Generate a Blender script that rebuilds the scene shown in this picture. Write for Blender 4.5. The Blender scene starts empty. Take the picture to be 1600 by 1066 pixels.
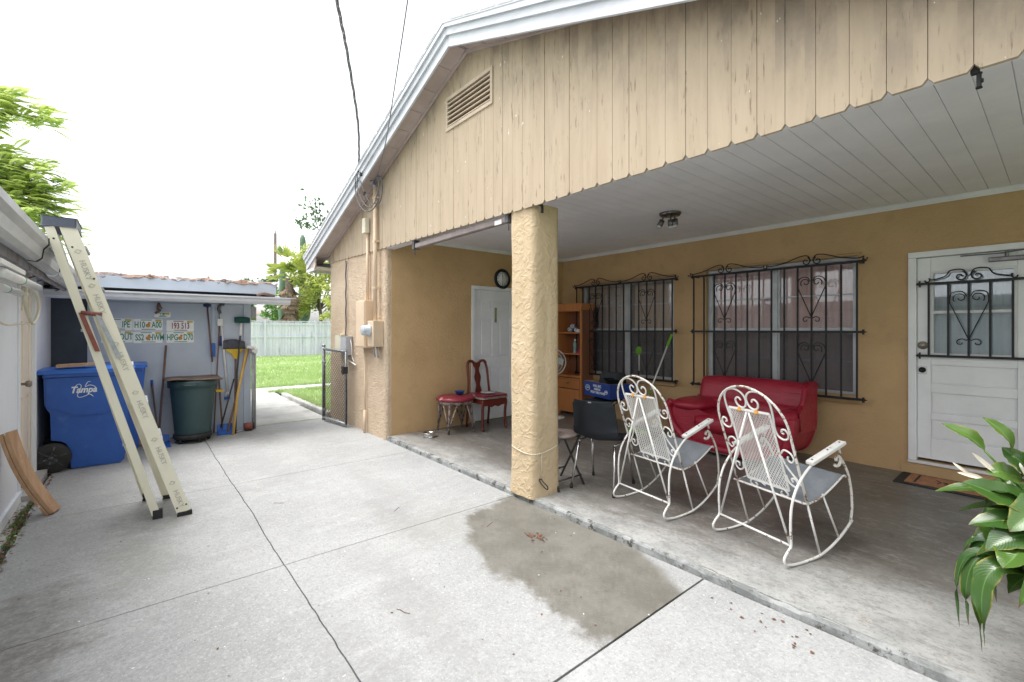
import bpy, math, random
from mathutils import Vector, Matrix
R = math.radians
random.seed(7)
C = bpy.context.scene.collection
V = Vector

# ------------------------------------------------------------------ helpers
class MB:
    def __init__(s): s.v=[]; s.f=[]; s.sm=[]
    def add(s, vs, fs, smooth=False):
        n=len(s.v); s.v+= [tuple(p) for p in vs]; s.f+= [tuple(n+i for i in f) for f in fs]; s.sm+=[smooth]*len(fs); return s
    def box(s, x0,x1,y0,y1,z0,z1, M=None):
        vs=[V((x,y,z)) for x in (x0,x1) for y in (y0,y1) for z in (z0,z1)]
        if M is not None: vs=[M@p for p in vs]
        fs=[(0,1,3,2),(4,6,7,5),(0,4,5,1),(2,3,7,6),(0,2,6,4),(1,5,7,3)]
        return s.add(vs,fs)
    def tube(s, pts, r, n=8, close=False, rs=None, flat=None):
        pts=[V(p) for p in pts]; m=len(pts)
        if m<2: return s
        up=None; vs=[]
        for i,p in enumerate(pts):
            if close: t=(pts[(i+1)%m]-pts[i-1])
            else: t=(pts[min(i+1,m-1)]-pts[max(i-1,0)])
            t=t.normalized() if t.length>1e-9 else V((0,0,1))
            if up is None:
                up=V((0,0,1)) if abs(t.z)<.9 else V((1,0,0))
            a=(up-t*up.dot(t));
            if a.length<1e-6: a=t.orthogonal()
            a.normalize(); b=t.cross(a); up=a
            rr=rs[i] if rs else r
            for k in range(n):
                an=2*math.pi*(k+.5)/n
                vs.append(p+a*(math.cos(an)*rr)+b*(math.sin(an)*rr))
        fs=[]
        for i in range(m if close else m-1):
            j=(i+1)%m
            for k in range(n):
                fs.append((i*n+k,i*n+(k+1)%n,j*n+(k+1)%n,j*n+k))
        if not close:
            fs.append(tuple(range(n-1,-1,-1))); fs.append(tuple((m-1)*n+k for k in range(n)))
        return s.add(vs,fs,n>4)
    def cyl(s, p0,p1,r0,r1=None,n=16): return s.tube([p0,p1],r0,n,rs=[r0,r0 if r1 is None else r1])
    def lathe(s, prof, c=(0,0,0), n=24, M=None, capb=True, capt=True):
        c=V(c); vs=[]
        for (r,z) in prof:
            for k in range(n):
                a=2*math.pi*k/n; vs.append(V((r*math.cos(a),r*math.sin(a),z)))
        if M is not None: vs=[M@p for p in vs]
        vs=[p+c for p in vs]; m=len(prof); fs=[]
        for i in range(m-1):
            for k in range(n): fs.append((i*n+k,i*n+(k+1)%n,(i+1)*n+(k+1)%n,(i+1)*n+k))
        if capb: fs.append(tuple(range(n-1,-1,-1)))
        if capt: fs.append(tuple((m-1)*n+k for k in range(n)))
        return s.add(vs,fs,True)
    def prism(s, poly, d0, d1, axis='y', M=None):
        """poly of 2-D points; axis = the extrusion axis"""
        def P(a,b,d):
            return V((a,d,b)) if axis=='y' else (V((d,a,b)) if axis=='x' else V((a,b,d)))
        n=len(poly); vs=[P(a,b,d0) for a,b in poly]+[P(a,b,d1) for a,b in poly]
        if M is not None: vs=[M@p for p in vs]
        fs=[tuple(range(n)),tuple(range(2*n-1,n-1,-1))]+[(i,(i+1)%n,n+(i+1)%n,n+i) for i in range(n)]
        return s.add(vs,fs)
    def grid(s, fn, nu, nv, thick=None, smooth=True):
        vs=[V(fn(i/nu,j/nv)) for i in range(nu+1) for j in range(nv+1)]
        fs=[(i*(nv+1)+j,(i+1)*(nv+1)+j,(i+1)*(nv+1)+j+1,i*(nv+1)+j+1) for i in range(nu) for j in range(nv)]
        return s.add(vs,fs,smooth)
    def rbox(s, x0,x1,y0,y1,z0,z1,r,M=None,n=4,axis='z'):
        """box with rounded edges along one axis"""
        a0,a1,b0,b1,c0,c1={'z':(x0,x1,y0,y1,z0,z1),'y':(x0,x1,z0,z1,y0,y1),'x':(y0,y1,z0,z1,x0,x1)}[axis]
        poly=[]
        for (ca,cb,st) in ((a1-r,b1-r,0),(a0+r,b1-r,90),(a0+r,b0+r,180),(a1-r,b0+r,270)):
            for k in range(n+1):
                an=R(st+90*k/n); poly.append((ca+r*math.cos(an),cb+r*math.sin(an)))
        return s.prism(poly,c0,c1,axis,M)
    def build(s, name, m, parent=None, world=True, bev=0, bseg=2, sub=0, solid=0, auto=None, col=None):
        off=V((0,0,0))
        if world:
            p=parent
            while p is not None: off+=p.location; p=p.parent
        me=bpy.data.meshes.new(name); me.from_pydata([V(q)-off for q in s.v],[],s.f)
        me.polygons.foreach_set('use_smooth',s.sm)
        me.materials.append(m); me.update()
        o=bpy.data.objects.new(name,me); C.objects.link(o); o.parent=parent
        if solid:
            d=o.modifiers.new('solid','SOLIDIFY'); d.thickness=solid; d.offset=0
        if bev:
            b=o.modifiers.new('bevel','BEVEL'); b.width=bev; b.segments=bseg; b.limit_method='ANGLE'; b.angle_limit=R(35); b.harden_normals=False
        if sub:
            d=o.modifiers.new('sub','SUBSURF'); d.levels=sub; d.render_levels=sub
        return o

def tag(o,label=None,cat=None,group=None,kind=None):
    if label: o['label']=label
    if cat: o['category']=cat
    if group: o['group']=group
    if kind: o['kind']=kind
    return o
def thing(name,label,cat,loc=(0,0,0),rz=0,group=None):
    o=bpy.data.objects.new(name,None); C.objects.link(o); o.location=loc; o.rotation_euler=(0,0,rz)
    o.empty_display_size=.1
    return tag(o,label,cat,group)
def dup(o,parent=None):
    c=o.copy(); C.objects.link(c); c.parent=parent
    for ch in list(o.children): dup(ch,c)
    return c
def spiral(cx,cz,r0,r1,a0,a1,n=22):
    out=[]
    for i in range(n+1):
        t=i/n; a=R(a0+(a1-a0)*t); r=r0+(r1-r0)*t
        out.append((cx+r*math.cos(a),cz+r*math.sin(a)))
    return out
def smooth(pts,n=6):
    """Catmull-Rom through the points"""
    P=[V(p) for p in pts]; P=[P[0]*2-P[1]]+P+[P[-1]*2-P[-2]]; out=[]
    for i in range(1,len(P)-2):
        for k in range(n):
            t=k/n; a,b,c,d=P[i-1],P[i],P[i+1],P[i+2]
            out.append(.5*((2*b)+(c-a)*t+(2*a-5*b+4*c-d)*t*t+(3*b-a-3*c+d)*t**3))
    out.append(P[-2]); return out
def text(body,size,origin,xd,yd,m,name='lettering',parent=None,ext=.001,world=True,align='CENTER',sx=1.0,shear=0,bold=0):
    cu=bpy.data.curves.new(name,'FONT'); cu.body=body; cu.size=size; cu.extrude=ext; cu.align_x=align; cu.align_y='CENTER'
    cu.shear=shear; cu.resolution_u=3; cu.offset=bold
    t=bpy.data.objects.new(name,cu); C.objects.link(t)
    dg=bpy.context.evaluated_depsgraph_get(); me=bpy.data.meshes.new_from_object(t.evaluated_get(dg))
    bpy.data.objects.remove(t); 
    xd=V(xd).normalized(); yd=V(yd).normalized(); zd=xd.cross(yd)
    off=V((0,0,0))
    if world:
        p=parent
        while p is not None: off+=p.location; p=p.parent
    o3=V(origin)-off
    for v in me.vertices:
        q=v.co.copy(); v.co=o3+xd*(q.x*sx)+yd*q.y+zd*q.z
    me.materials.clear(); me.materials.append(m)
    o=bpy.data.objects.new(name,me); C.objects.link(o); o.parent=parent
    return o

# ------------------------------------------------------------------ materials
class NT:
    def __init__(s,name):
        s.m=bpy.data.materials.new(name); s.m.use_nodes=True; s.t=s.m.node_tree; s.b=s.t.nodes['Principled BSDF']
    def n(s,ty,**k):
        nd=s.t.nodes.new(ty)
        for a,b in k.items():
            if a in nd.inputs.keys(): s.set(nd.inputs[a],b)
            else: setattr(nd,a,b)
        return nd
    def set(s,inp,val):
        if hasattr(val,'is_output') or isinstance(val,bpy.types.NodeSocket): s.t.links.new(val,inp)
        else:
            if isinstance(val,(tuple,list)) and inp.type=='RGBA' and len(val)==3: val=tuple(val)+(1,)
            inp.default_value=val
    def math(s,op,a,b=0.,c=None,clamp=False):
        nd=s.t.nodes.new('ShaderNodeMath'); nd.operation=op; nd.use_clamp=clamp
        s.set(nd.inputs[0],a); s.set(nd.inputs[1],b)
        if c is not None: s.set(nd.inputs[2],c)
        return nd.outputs[0]
    def noise(s,scale=5,detail=5,rough=.6,vec=None,dist=0):
        nd=s.n('ShaderNodeTexNoise'); nd.inputs['Scale'].default_value=scale; nd.inputs['Detail'].default_value=detail
        nd.inputs['Roughness'].default_value=rough; nd.inputs['Distortion'].default_value=dist
        if vec is not None: s.t.links.new(vec,nd.inputs['Vector'])
        return nd.outputs['Fac']
    def ramp(s,fac,lo,hi):
        nd=s.n('ShaderNodeMapRange'); nd.interpolation_type='SMOOTHSTEP'
        s.set(nd.inputs['Value'],fac); nd.inputs['From Min'].default_value=lo; nd.inputs['From Max'].default_value=hi
        return nd.outputs['Result']
    def mix(s,fac,a,b,mode='MIX'):
        nd=s.t.nodes.new('ShaderNodeMix'); nd.data_type='RGBA'; nd.blend_type=mode
        s.set(nd.inputs[0],fac); s.set(nd.inputs[6],a); s.set(nd.inputs[7],b); return nd.outputs[2]
    def pos(s): return s.n('ShaderNodeNewGeometry').outputs['Position']
    def obj(s): return s.n('ShaderNodeTexCoord').outputs['Object']
    def map(s,vec,scale=(1,1,1),loc=(0,0,0)):
        nd=s.n('ShaderNodeMapping'); s.t.links.new(vec,nd.inputs['Vector']); nd.inputs['Scale'].default_value=scale; nd.inputs['Location'].default_value=loc
        return nd.outputs[0]
    def sep(s,vec):
        nd=s.n('ShaderNodeSeparateXYZ'); s.t.links.new(vec,nd.inputs[0]); return nd.outputs
    def bump(s,h,strength=.3,dist=.01):
        nd=s.n('ShaderNodeBump'); s.set(nd.inputs['Height'],h); nd.inputs['Strength'].default_value=strength; nd.inputs['Distance'].default_value=dist
        s.t.links.new(nd.outputs[0],s.b.inputs['Normal'])
    def out(s,col=None,rough=None,metal=None,spec=None):
        if col is not None: s.set(s.b.inputs['Base Color'],col)
        if rough is not None: s.set(s.b.inputs['Roughness'],rough)
        if metal is not None: s.set(s.b.inputs['Metallic'],metal)
        if spec is not None: s.set(s.b.inputs['Specular IOR Level'],spec)
        return s.m
def mat(name,c1,c2=None,scale=6,rough=.6,bump=0,bscale=60,bdist=.004,metal=0,spec=.5,stain=None,sscale=2.5,slo=.55,shi=.7,stretch=None,world=False,lo=.35,hi=.65):
    t=NT(name); vec=t.pos() if world else t.obj()
    v2=t.map(vec,stretch) if stretch else vec
    c2=c2 or tuple(x*.8 for x in c1)
    col=t.mix(t.ramp(t.noise(scale,6,.62,v2),lo,hi),c1,c2)
    if stain: col=t.mix(t.ramp(t.noise(sscale,8,.68,t.map(v2,loc=(3,7,1))),slo,shi),col,stain)
    if bump: t.bump(t.noise(bscale,4,.6,vec),bump,bdist)
    rr=t.math('MULTIPLY_ADD',t.noise(scale*2,4,.6,vec),.25,rough-.125)
    return t.out(col,rr,metal,spec)
# ------------------------------------------------------------------ material set
def concrete_drive():
    t=NT('driveway_concrete'); p=t.pos(); xyz=t.sep(p)
    base=t.mix(t.ramp(t.noise(.9,10,.72,p),.36,.68),(.36,.365,.365),(.295,.30,.30))
    st=t.map(p,(2.6,.42,1)); base=t.mix(t.math('MULTIPLY',t.ramp(t.noise(1.5,10,.82,st),.51,.66),.38),base,(.27,.272,.268))
    st=t.map(p,(1.6,.6,1),(7,3,0)); base=t.mix(t.math('MULTIPLY',t.ramp(t.noise(1.9,12,.86,st),.51,.64),.50),base,(.45,.455,.455))
    md=t.noise(9,9,.82,t.map(p,(1.5,.8,1),(3,3,0))); base=t.mix(t.math('MULTIPLY',t.ramp(md,.50,.62),.42),base,(.26,.262,.258))
    md=t.noise(12,9,.82,t.map(p,loc=(6,1,0))); base=t.mix(t.math('MULTIPLY',t.ramp(md,.52,.62),.32),base,(.48,.485,.48))
    fine=t.noise(46,6,.8,p); base=t.mix(t.math('MULTIPLY',t.ramp(fine,.50,.60),.42),base,(.20,.20,.195))
    fine=t.noise(75,4,.8,t.map(p,loc=(3,1,2))); base=t.mix(t.math('MULTIPLY',t.ramp(fine,.54,.62),.42),base,(.58,.585,.58))
    sp=t.ramp(t.noise(38,2,.5,t.map(p,loc=(9,9,0))),.735,.76); base=t.mix(t.math('MULTIPLY',sp,.75),base,(.09,.085,.075))
    sp=t.ramp(t.noise(30,2,.5,t.map(p,loc=(2,5,0))),.755,.775); base=t.mix(sp,base,(.74,.75,.74))
    grit=t.ramp(t.noise(14,9,.85,t.map(p,(1.3,.8,1),(1,4,0))),.40,.58)
    def blob(cx,cy,rx,ry,s,col,base,sc=1.7):
        dx=t.math('DIVIDE',t.math('SUBTRACT',xyz[0],cx),rx); dy=t.math('DIVIDE',t.math('SUBTRACT',xyz[1],cy),ry)
        d=t.math('SQRT',t.math('ADD',t.math('MULTIPLY',dx,dx),t.math('MULTIPLY',dy,dy)))
        d=t.math('ADD',d,t.math('MULTIPLY',t.math('SUBTRACT',t.noise(sc*2,10,.8,t.map(p,(1.6,.7,1))),.5),2.9))
        m=t.math('MULTIPLY',t.math('MULTIPLY',t.math('SUBTRACT',1.,t.ramp(d,.3,1.3)),s),t.math('MULTIPLY_ADD',grit,.70,.35))
        return t.mix(m,base,col)
    for a in ((-3.25,-.40,.50,.30,.7,(.15,.145,.13)),(-2.75,-.45,.35,.25,.7,(.15,.14,.13)),(-3.75,.02,.55,.22,.6,(.22,.225,.20)),(-4.45,.12,.38,.30,.6,(.21,.21,.195)),(-2.3,1.15,.8,.16,.5,(.25,.25,.245)),
      (-3.3,1.55,.5,.14,.55,(.24,.24,.235)),(-4.2,1.75,1.1,.16,.45,(.28,.28,.275)),(-6.9,1.35,.7,.25,.7,(.22,.22,.21)),(-6.3,.2,.9,.3,.4,(.28,.28,.27)),(-2.95,1.75,.30,.40,.5,(.27,.27,.24)),(-1.9,.75,.55,.16,.45,(.25,.25,.245)),(-1.8,.1,.6,.3,.35,(.29,.29,.285)),(-5.4,1.1,.9,.18,.4,(.28,.28,.275))):
        base=blob(*a,base)
    nz=t.math('MULTIPLY',t.math('SUBTRACT',t.noise(3.2,10,.72,p),.5),.50)
    l1=t.math('ADD',t.math('SUBTRACT',xyz[1],1.62),nz)
    l2=t.math('ADD',t.math('ADD',t.math('ADD',xyz[0],2.98),t.math('MULTIPLY',t.math('SUBTRACT',xyz[1],1.95),.22)),nz)
    l3=t.math('SUBTRACT',-1.336,xyz[0])
    l4=t.math('ADD',t.math('ADD',t.math('MULTIPLY',t.math('ADD',xyz[0],2.5),.55),t.math('SUBTRACT',xyz[1],1.72)),nz)
    l5=t.math('ADD',t.math('SUBTRACT',2.66,t.math('MULTIPLY',t.math('ADD',xyz[0],1.85),.55)),t.math('MULTIPLY',xyz[1],-1.))
    mn_=t.math('MINIMUM',t.math('MINIMUM',l1,l2),t.math('MINIMUM',t.math('MULTIPLY',l3,20.),l4))
    mn_=t.math('MINIMUM',mn_,t.math('ADD',l5,t.math('MULTIPLY',nz,.3)))
    wet=t.ramp(mn_,-.01,.09)
    wc=t.mix(t.ramp(t.noise(2.6,10,.75,p),.38,.62),(.115,.107,.088),(.175,.167,.142))
    wc=t.mix(t.math('MULTIPLY',t.ramp(t.noise(7,10,.8,t.map(p,loc=(1,9,0))),.54,.66),.65),wc,(.085,.068,.050))
    wc=t.mix(t.math('MULTIPLY',t.ramp(t.noise(42,8,.8,p),.52,.68),.4),wc,(.30,.29,.26))
    wc=t.mix(sp,wc,(.6,.6,.58))
    base=t.mix(t.math('MULTIPLY',wet,.90),base,wc)
    t.bump(t.noise(90,5,.7,p),.3,.003)
    return t.out(base,t.math('SUBTRACT',.85,t.math('MULTIPLY',wet,.25)),0,.35)
def concrete_porch():
    t=NT('porch_concrete'); p=t.pos(); xyz=t.sep(p)
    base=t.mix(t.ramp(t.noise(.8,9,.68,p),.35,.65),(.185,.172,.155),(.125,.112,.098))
    base=t.mix(t.math('MULTIPLY',t.ramp(t.noise(1.9,9,.76,t.map(p,(1,1.7,1),(4,1,0))),.52,.68),.65),base,(.075,.060,.047))
    base=t.mix(t.math('MULTIPLY',t.ramp(t.noise(2.2,10,.78,t.map(p,(.5,2.4,1),(2,6,0))),.52,.68),.5),base,(.26,.25,.235))
    base=t.mix(t.math('MULTIPLY',t.ramp(t.noise(34,8,.8,p),.50,.68),.35),base,(.34,.33,.31))
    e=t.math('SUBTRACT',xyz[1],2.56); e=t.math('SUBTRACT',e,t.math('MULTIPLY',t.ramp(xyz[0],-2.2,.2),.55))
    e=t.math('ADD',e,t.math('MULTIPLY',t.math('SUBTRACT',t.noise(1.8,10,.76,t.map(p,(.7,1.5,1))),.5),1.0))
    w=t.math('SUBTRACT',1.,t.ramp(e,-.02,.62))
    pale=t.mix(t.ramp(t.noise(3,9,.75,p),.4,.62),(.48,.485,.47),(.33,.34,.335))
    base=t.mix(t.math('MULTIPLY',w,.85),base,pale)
    md=t.noise(8,9,.84,t.map(p,(.7,1.6,1),(3,3,0))); base=t.mix(t.math('MULTIPLY',t.ramp(md,.50,.60),.40),base,(.13,.12,.108))
    md=t.noise(11,9,.84,t.map(p,(.8,1.5,1),(6,1,0))); base=t.mix(t.math('MULTIPLY',t.ramp(md,.52,.61),.30),base,(.50,.49,.47))
    md=t.noise(50,5,.8,p); base=t.mix(t.math('MULTIPLY',t.ramp(md,.51,.60),.34),base,(.10,.095,.085))
    bk=t.noise(1.3,10,.85,t.map(p,(.6,1.8,1),(1,2,0))); base=t.mix(t.math('MULTIPLY',t.ramp(bk,.53,.60),.42),base,(.10,.088,.075))
    rust=t.math('MULTIPLY',t.ramp(t.noise(5.5,8,.7,t.map(p,loc=(2,4,0))),.60,.70),.45)
    base=t.mix(rust,base,(.20,.115,.06))
    t.bump(t.noise(45,6,.7,p),.15,.002)
    return t.out(base,t.math('MULTIPLY_ADD',t.noise(2.5,8,.7,p),.45,.20),0,.5)
def kerb():
    t=NT('kerb_concrete'); p=t.pos()
    base=t.mix(t.ramp(t.noise(5,7,.7,p),.4,.6),(.36,.37,.365),(.20,.21,.205))
    base=t.mix(t.ramp(t.noise(9,7,.75,t.map(p,loc=(3,3,3))),.52,.60),base,(.09,.085,.075))
    t.bump(t.noise(30,6,.7,p),.6,.01)
    return t.out(base,.85,0,.3)
def siding(name,c1,c2,c3):
    t=NT(name); p=t.pos(); xyz=t.sep(p)
    idx=t.math('FLOOR',t.math('DIVIDE',xyz[0],.134)); 
    wn=t.n('ShaderNodeTexWhiteNoise'); wn.noise_dimensions='1D'; t.t.links.new(idx,wn.inputs['W'])
    off=t.math('MULTIPLY',wn.outputs['Value'],7.)
    cmb=t.n('ShaderNodeCombineXYZ'); t.set(cmb.inputs[0],t.math('MULTIPLY',xyz[0],9.)); t.set(cmb.inputs[1],off); t.set(cmb.inputs[2],t.math('MULTIPLY',xyz[2],1.1))
    gr=t.noise(1.3,8,.7,cmb.outputs[0])
    base=t.mix(t.ramp(gr,.35,.7),c1,c2)
    base=t.mix(t.math('MULTIPLY',wn.outputs['Value'],.35),base,c3)
    # mildew patches near the top
    cm2=t.n('ShaderNodeCombineXYZ'); t.set(cm2.inputs[0],t.math('MULTIPLY',xyz[0],2.)); t.set(cm2.inputs[1],off); t.set(cm2.inputs[2],xyz[2])
    mil=t.noise(1.5,8,.7,cm2.outputs[0])
    slope=t.math('ADD',t.math('MULTIPLY',t.math('ABSOLUTE',t.math('ADD',xyz[0],3.72)),.35),xyz[2])
    top=t.ramp(slope,3.35,4.2)
    base=t.mix(t.math('MULTIPLY',t.math('MULTIPLY',t.ramp(mil,.44,.66),top),.55),base,(.17,.145,.13))
    # dark specks and cracked paint along the grain, bare chips
    cm3=t.n('ShaderNodeCombineXYZ'); t.set(cm3.inputs[0],t.math('MULTIPLY',xyz[0],60.)); t.set(cm3.inputs[1],off); t.set(cm3.inputs[2],t.math('MULTIPLY',xyz[2],6.))
    crk=t.noise(1.,5,.6,cm3.outputs[0])
    low=t.math('SUBTRACT',1.,t.ramp(xyz[2],2.5,3.3)); reg=t.ramp(t.noise(2.3,6,.7,cm2.outputs[0]),.48,.60)
    base=t.mix(t.math('MULTIPLY',t.math('MULTIPLY',t.ramp(crk,.57,.66),reg),.65),base,(.13,.09,.06))
    chip=t.ramp(t.noise(26,3,.5,t.map(p,(1,1,.5),(8,1,2))),.735,.75)
    base=t.mix(chip,base,(.72,.70,.66))
    t.bump(t.math('ADD',crk,t.math('MULTIPLY',gr,1.)),.35,.003)
    return t.out(base,.75,0,.25)
def stucco(name,c1,c2,depth=.012,bs=26,strength=.7,dark=None):
    t=NT(name); p=t.pos()
    base=t.mix(t.ramp(t.noise(1.6,6,.6,p),.35,.65),c1,c2)
    h=t.ramp(t.noise(bs,3,.55,p,1.2),.42,.62)
    if dark: base=t.mix(t.math('MULTIPLY',t.ramp(t.noise(5,7,.7,t.map(p,loc=(6,1,3))),.52,.72),.55),base,dark)
    t.bump(t.math('ADD',h,t.math('MULTIPLY',t.noise(bs*5,4,.6,p),.35)),strength,depth)
    return t.out(base,.8,0,.25)
def chipped(name,paint,under,lo=.60,hi=.64,scale=28,rough=.45,p2=None,metal=0):
    t=NT(name); o=t.obj()
    base=t.mix(t.ramp(t.noise(6,5,.6,o),.4,.6),paint,p2 or tuple(x*.85 for x in paint))
    n=t.math('ADD',t.noise(scale,5,.65,o),t.math('MULTIPLY',t.math('SUBTRACT',t.noise(3,3,.5,o),.5),.35))
    m=t.ramp(n,lo,hi)
    base=t.mix(m,base,under)
    t.bump(t.math('SUBTRACT',1.,m),.3,.001)
    return t.out(base,rough,metal,.4)
def wood(name,c1,c2,rough=.4,axis=2,scale=4):
    t=NT(name); o=t.obj(); s=[9,9,9]; s[axis]=.8
    v=t.map(o,tuple(s)); n=t.noise(scale,6,.65,v,.6)
    base=t.mix(t.ramp(n,.35,.65),c1,c2)
    t.bump(n,.08,.002)
    return t.out(base,rough,0,.45)
def leafmat(name,c1,c2,c3,scale=3,rough=.5,trans=.25):
    t=NT(name); o=t.obj()
    oi=t.noise(scale,4,.6,o)
    base=t.mix(t.ramp(oi,.35,.62),c1,c2)
    base=t.mix(t.ramp(t.noise(scale*3.1,3,.5,t.map(o,loc=(4,4,4))),.5,.66),base,c3)
    t.out(base,rough,0,.4)
    tr=t.n('ShaderNodeBsdfTranslucent'); t.set(tr.inputs['Color'],base)
    mx=t.n('ShaderNodeMixShader'); mx.inputs[0].default_value=trans
    t.t.links.new(t.b.outputs[0],mx.inputs[1]); t.t.links.new(tr.outputs[0],mx.inputs[2])
    t.t.links.new(mx.outputs[0],t.t.nodes['Material Output'].inputs['Surface'])
    return t.m
def glassmat(name,tint=(.8,.85,.85),refl=.35,dark=0):
    t=NT(name); g=t.n('ShaderNodeBsdfGlossy'); g.inputs['Roughness'].default_value=.03; g.inputs['Color'].default_value=(.9,.93,.95,1)
    tr=t.n('ShaderNodeBsdfTransparent'); tr.inputs['Color'].default_value=tint+(1,)
    fr=t.n('ShaderNodeFresnel'); fr.inputs['IOR'].default_value=1.5
    f=t.math('MULTIPLY_ADD',fr.outputs[0],1.0,refl,clamp=True)
    mx=t.n('ShaderNodeMixShader'); t.set(mx.inputs[0],f); t.t.links.new(tr.outputs[0],mx.inputs[1]); t.t.links.new(g.outputs[0],mx.inputs[2])
    t.t.links.new(mx.outputs[0],t.t.nodes['Material Output'].inputs['Surface']); return t.m
def screenmat():
    t=NT('insect_screen'); tr=t.n('ShaderNodeBsdfTransparent'); d=t.n('ShaderNodeBsdfDiffuse'); d.inputs['Color'].default_value=(.16,.16,.17,1)
    mx=t.n('ShaderNodeMixShader'); mx.inputs[0].default_value=.4
    t.t.links.new(tr.outputs[0],mx.inputs[1]); t.t.links.new(d.outputs[0],mx.inputs[2])
    t.t.links.new(mx.outputs[0],t.t.nodes['Material Output'].inputs['Surface']); return t.m

M={}
M['drive']=concrete_drive(); M['porch']=concrete_porch(); M['kerb']=kerb()
M['walk']=mat('path_concrete',(.46,.455,.44),(.37,.365,.35),3,.85,.3,80,world=True,stain=(.3,.3,.26))
M['soil']=mat('soil',(.09,.075,.055),(.05,.04,.03),8,.95,.8,40,.02,world=True)
M['ground']=mat('ground_grass',(.10,.20,.04),(.16,.27,.07),2,.95,.6,40,.03,world=True)
M['siding']=siding('siding_paint',(.485,.395,.285),(.415,.335,.24),(.45,.36,.25))
M['stucco_front']=stucco('stucco_front',(.66,.53,.39),(.60,.465,.33),.018,26,.65,(.50,.385,.27))
M['stucco_col']=stucco('stucco_column',(.60,.475,.315),(.55,.43,.275),.011,12,.42,(.52,.36,.19))
M['wall_tan']=stucco('porch_wall_paint',(.57,.385,.205),(.51,.345,.18),.005,34,.35,(.43,.30,.16))
M['ceil']=mat('ceiling_paint',(.86,.86,.90),(.80,.80,.84),2,.5,.05,30,world=True)
M['white']=mat('white_trim',(.78,.78,.78),(.70,.70,.70),3,.5,.05,40,stain=(.55,.53,.48),slo=.62,shi=.8)
M['fascia']=mat('white_fascia',(.60,.62,.66),(.52,.54,.58),2,.4,.05,40,stain=(.40,.41,.43),slo=.6,shi=.8,stretch=(1,1,4))
M['soffit']=mat('soffit_boards',(.55,.46,.43),(.45,.37,.34),3,.7,.2,40)
M['roof']=mat('roof_metal',(.55,.56,.58),(.45,.46,.48),3,.5)
M['vent']=mat('vent_paint',(.55,.45,.34),(.46,.38,.28),6,.7)
M['black']=mat('black_void',(.008,.008,.008),(.015,.013,.012),3,.9)
M['iron']=chipped('black_iron',(.010,.010,.013),(.16,.15,.14),.72,.75,40,.45)
M['ironchip']=chipped('black_iron_chipped',(.018,.018,.022),(.5,.5,.48),.60,.63,35,.45)
M['alu']=mat('aluminium_frame',(.55,.58,.60),(.45,.48,.50),5,.35,.05,60,metal=.3)
M['curtain']=mat('curtain',(.92,.70,.66),(.84,.60,.56),3,.9,stretch=(8,8,.4))
M['curtain_dark']=mat('curtain_brown',(.66,.56,.50),(.55,.46,.40),3,.9,stretch=(8,8,.4))
M['glass']=glassmat('window_glass',(.96,.97,.97),refl=.02); M['doorglass']=glassmat('door_glass',(.95,.97,.97),refl=.05)
M['screen']=screenmat()
M['doorwhite']=mat('door_white',(.84,.85,.86),(.78,.79,.80),4,.4,.04,40,stain=(.45,.42,.36),sscale=4,slo=.66,shi=.8)
M['sidedoor']=mat('side_door_white',(.82,.84,.88),(.76,.78,.82),3,.45)
M['chrome']=mat('chrome',(.75,.75,.76),(.6,.6,.62),8,.2,metal=1)
M['steel']=mat('galvanised_steel',(.42,.44,.46),(.30,.32,.34),14,.5,.1,80,metal=.6,stain=(.25,.18,.12),slo=.62,shi=.72)
M['tanbox']=mat('tan_metal_box',(.68,.53,.38),(.62,.48,.34),5,.5)
M['creambox']=mat('cream_box',(.70,.66,.52),(.62,.58,.46),5,.5)
M['greybox']=mat('grey_box',(.42,.43,.46),(.35,.36,.39),5,.5)
M['whiteplastic']=mat('white_plastic',(.78,.78,.77),(.68,.68,.67),6,.35)
M['gcable']=mat('weathered_cable',(.24,.25,.27),(.17,.18,.20),10,.6)
M['wire']=mat('rusty_wire',(.12,.09,.075),(.20,.17,.15),14,.7)
M['cable']=mat('grey_cable',(.13,.13,.14),(.08,.08,.09),10,.6)
M['lightcable']=mat('light_cable',(.5,.5,.5),(.4,.4,.4),10,.6)
M['leftwall']=mat('pale_blue_wall',(.80,.84,.90),(.74,.78,.84),1.5,.7,.12,20,world=True,stain=(.60,.64,.68),slo=.6,shi=.78,stretch=(1,1,.5))
M['shedwall']=mat('shed_wall_paint',(.52,.58,.67),(.46,.52,.60),1.6,.75,.12,30,world=True,stain=(.29,.32,.36),slo=.6,shi=.8)
M['darkwall']=mat('dark_panel_paint',(.045,.06,.085),(.035,.045,.065),2,.6,.1,30,world=True)
M['gutter']=mat('gutter_metal',(.50,.51,.53),(.40,.41,.43),3,.45,.05,30,stain=(.16,.15,.14),sscale=6,slo=.60,shi=.74,stretch=(.6,3,3))
M['greysoffit']=mat('grey_soffit',(.36,.36,.40),(.24,.22,.23),5,.8,.3,30,stain=(.15,.11,.09),sscale=3,slo=.58,shi=.72)
M['oldwood']=mat('weathered_wood',(.20,.14,.11),(.13,.095,.08),5,.85,.4,40)
M['shingle']=mat('peeling_shingle',(.33,.20,.14),(.22,.19,.18),6,.9,.8,40,.02,stain=(.5,.5,.52),sscale=5,slo=.55,shi=.62)
M['creamdoor']=mat('cream_door',(.84,.76,.65),(.80,.71,.60),3,.5,.05,40)
M['brass']=mat('dull_brass',(.35,.31,.25),(.25,.22,.18),8,.35,metal=.8)
M['bluebin']=mat('blue_bin_plastic',(.024,.095,.39),(.030,.115,.44),3,.42,.05,60,stain=(.07,.17,.42),sscale=5,slo=.55,shi=.8)
M['bluelid']=mat('blue_lid_plastic',(.03,.14,.54),(.035,.16,.58),3,.4)
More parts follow.
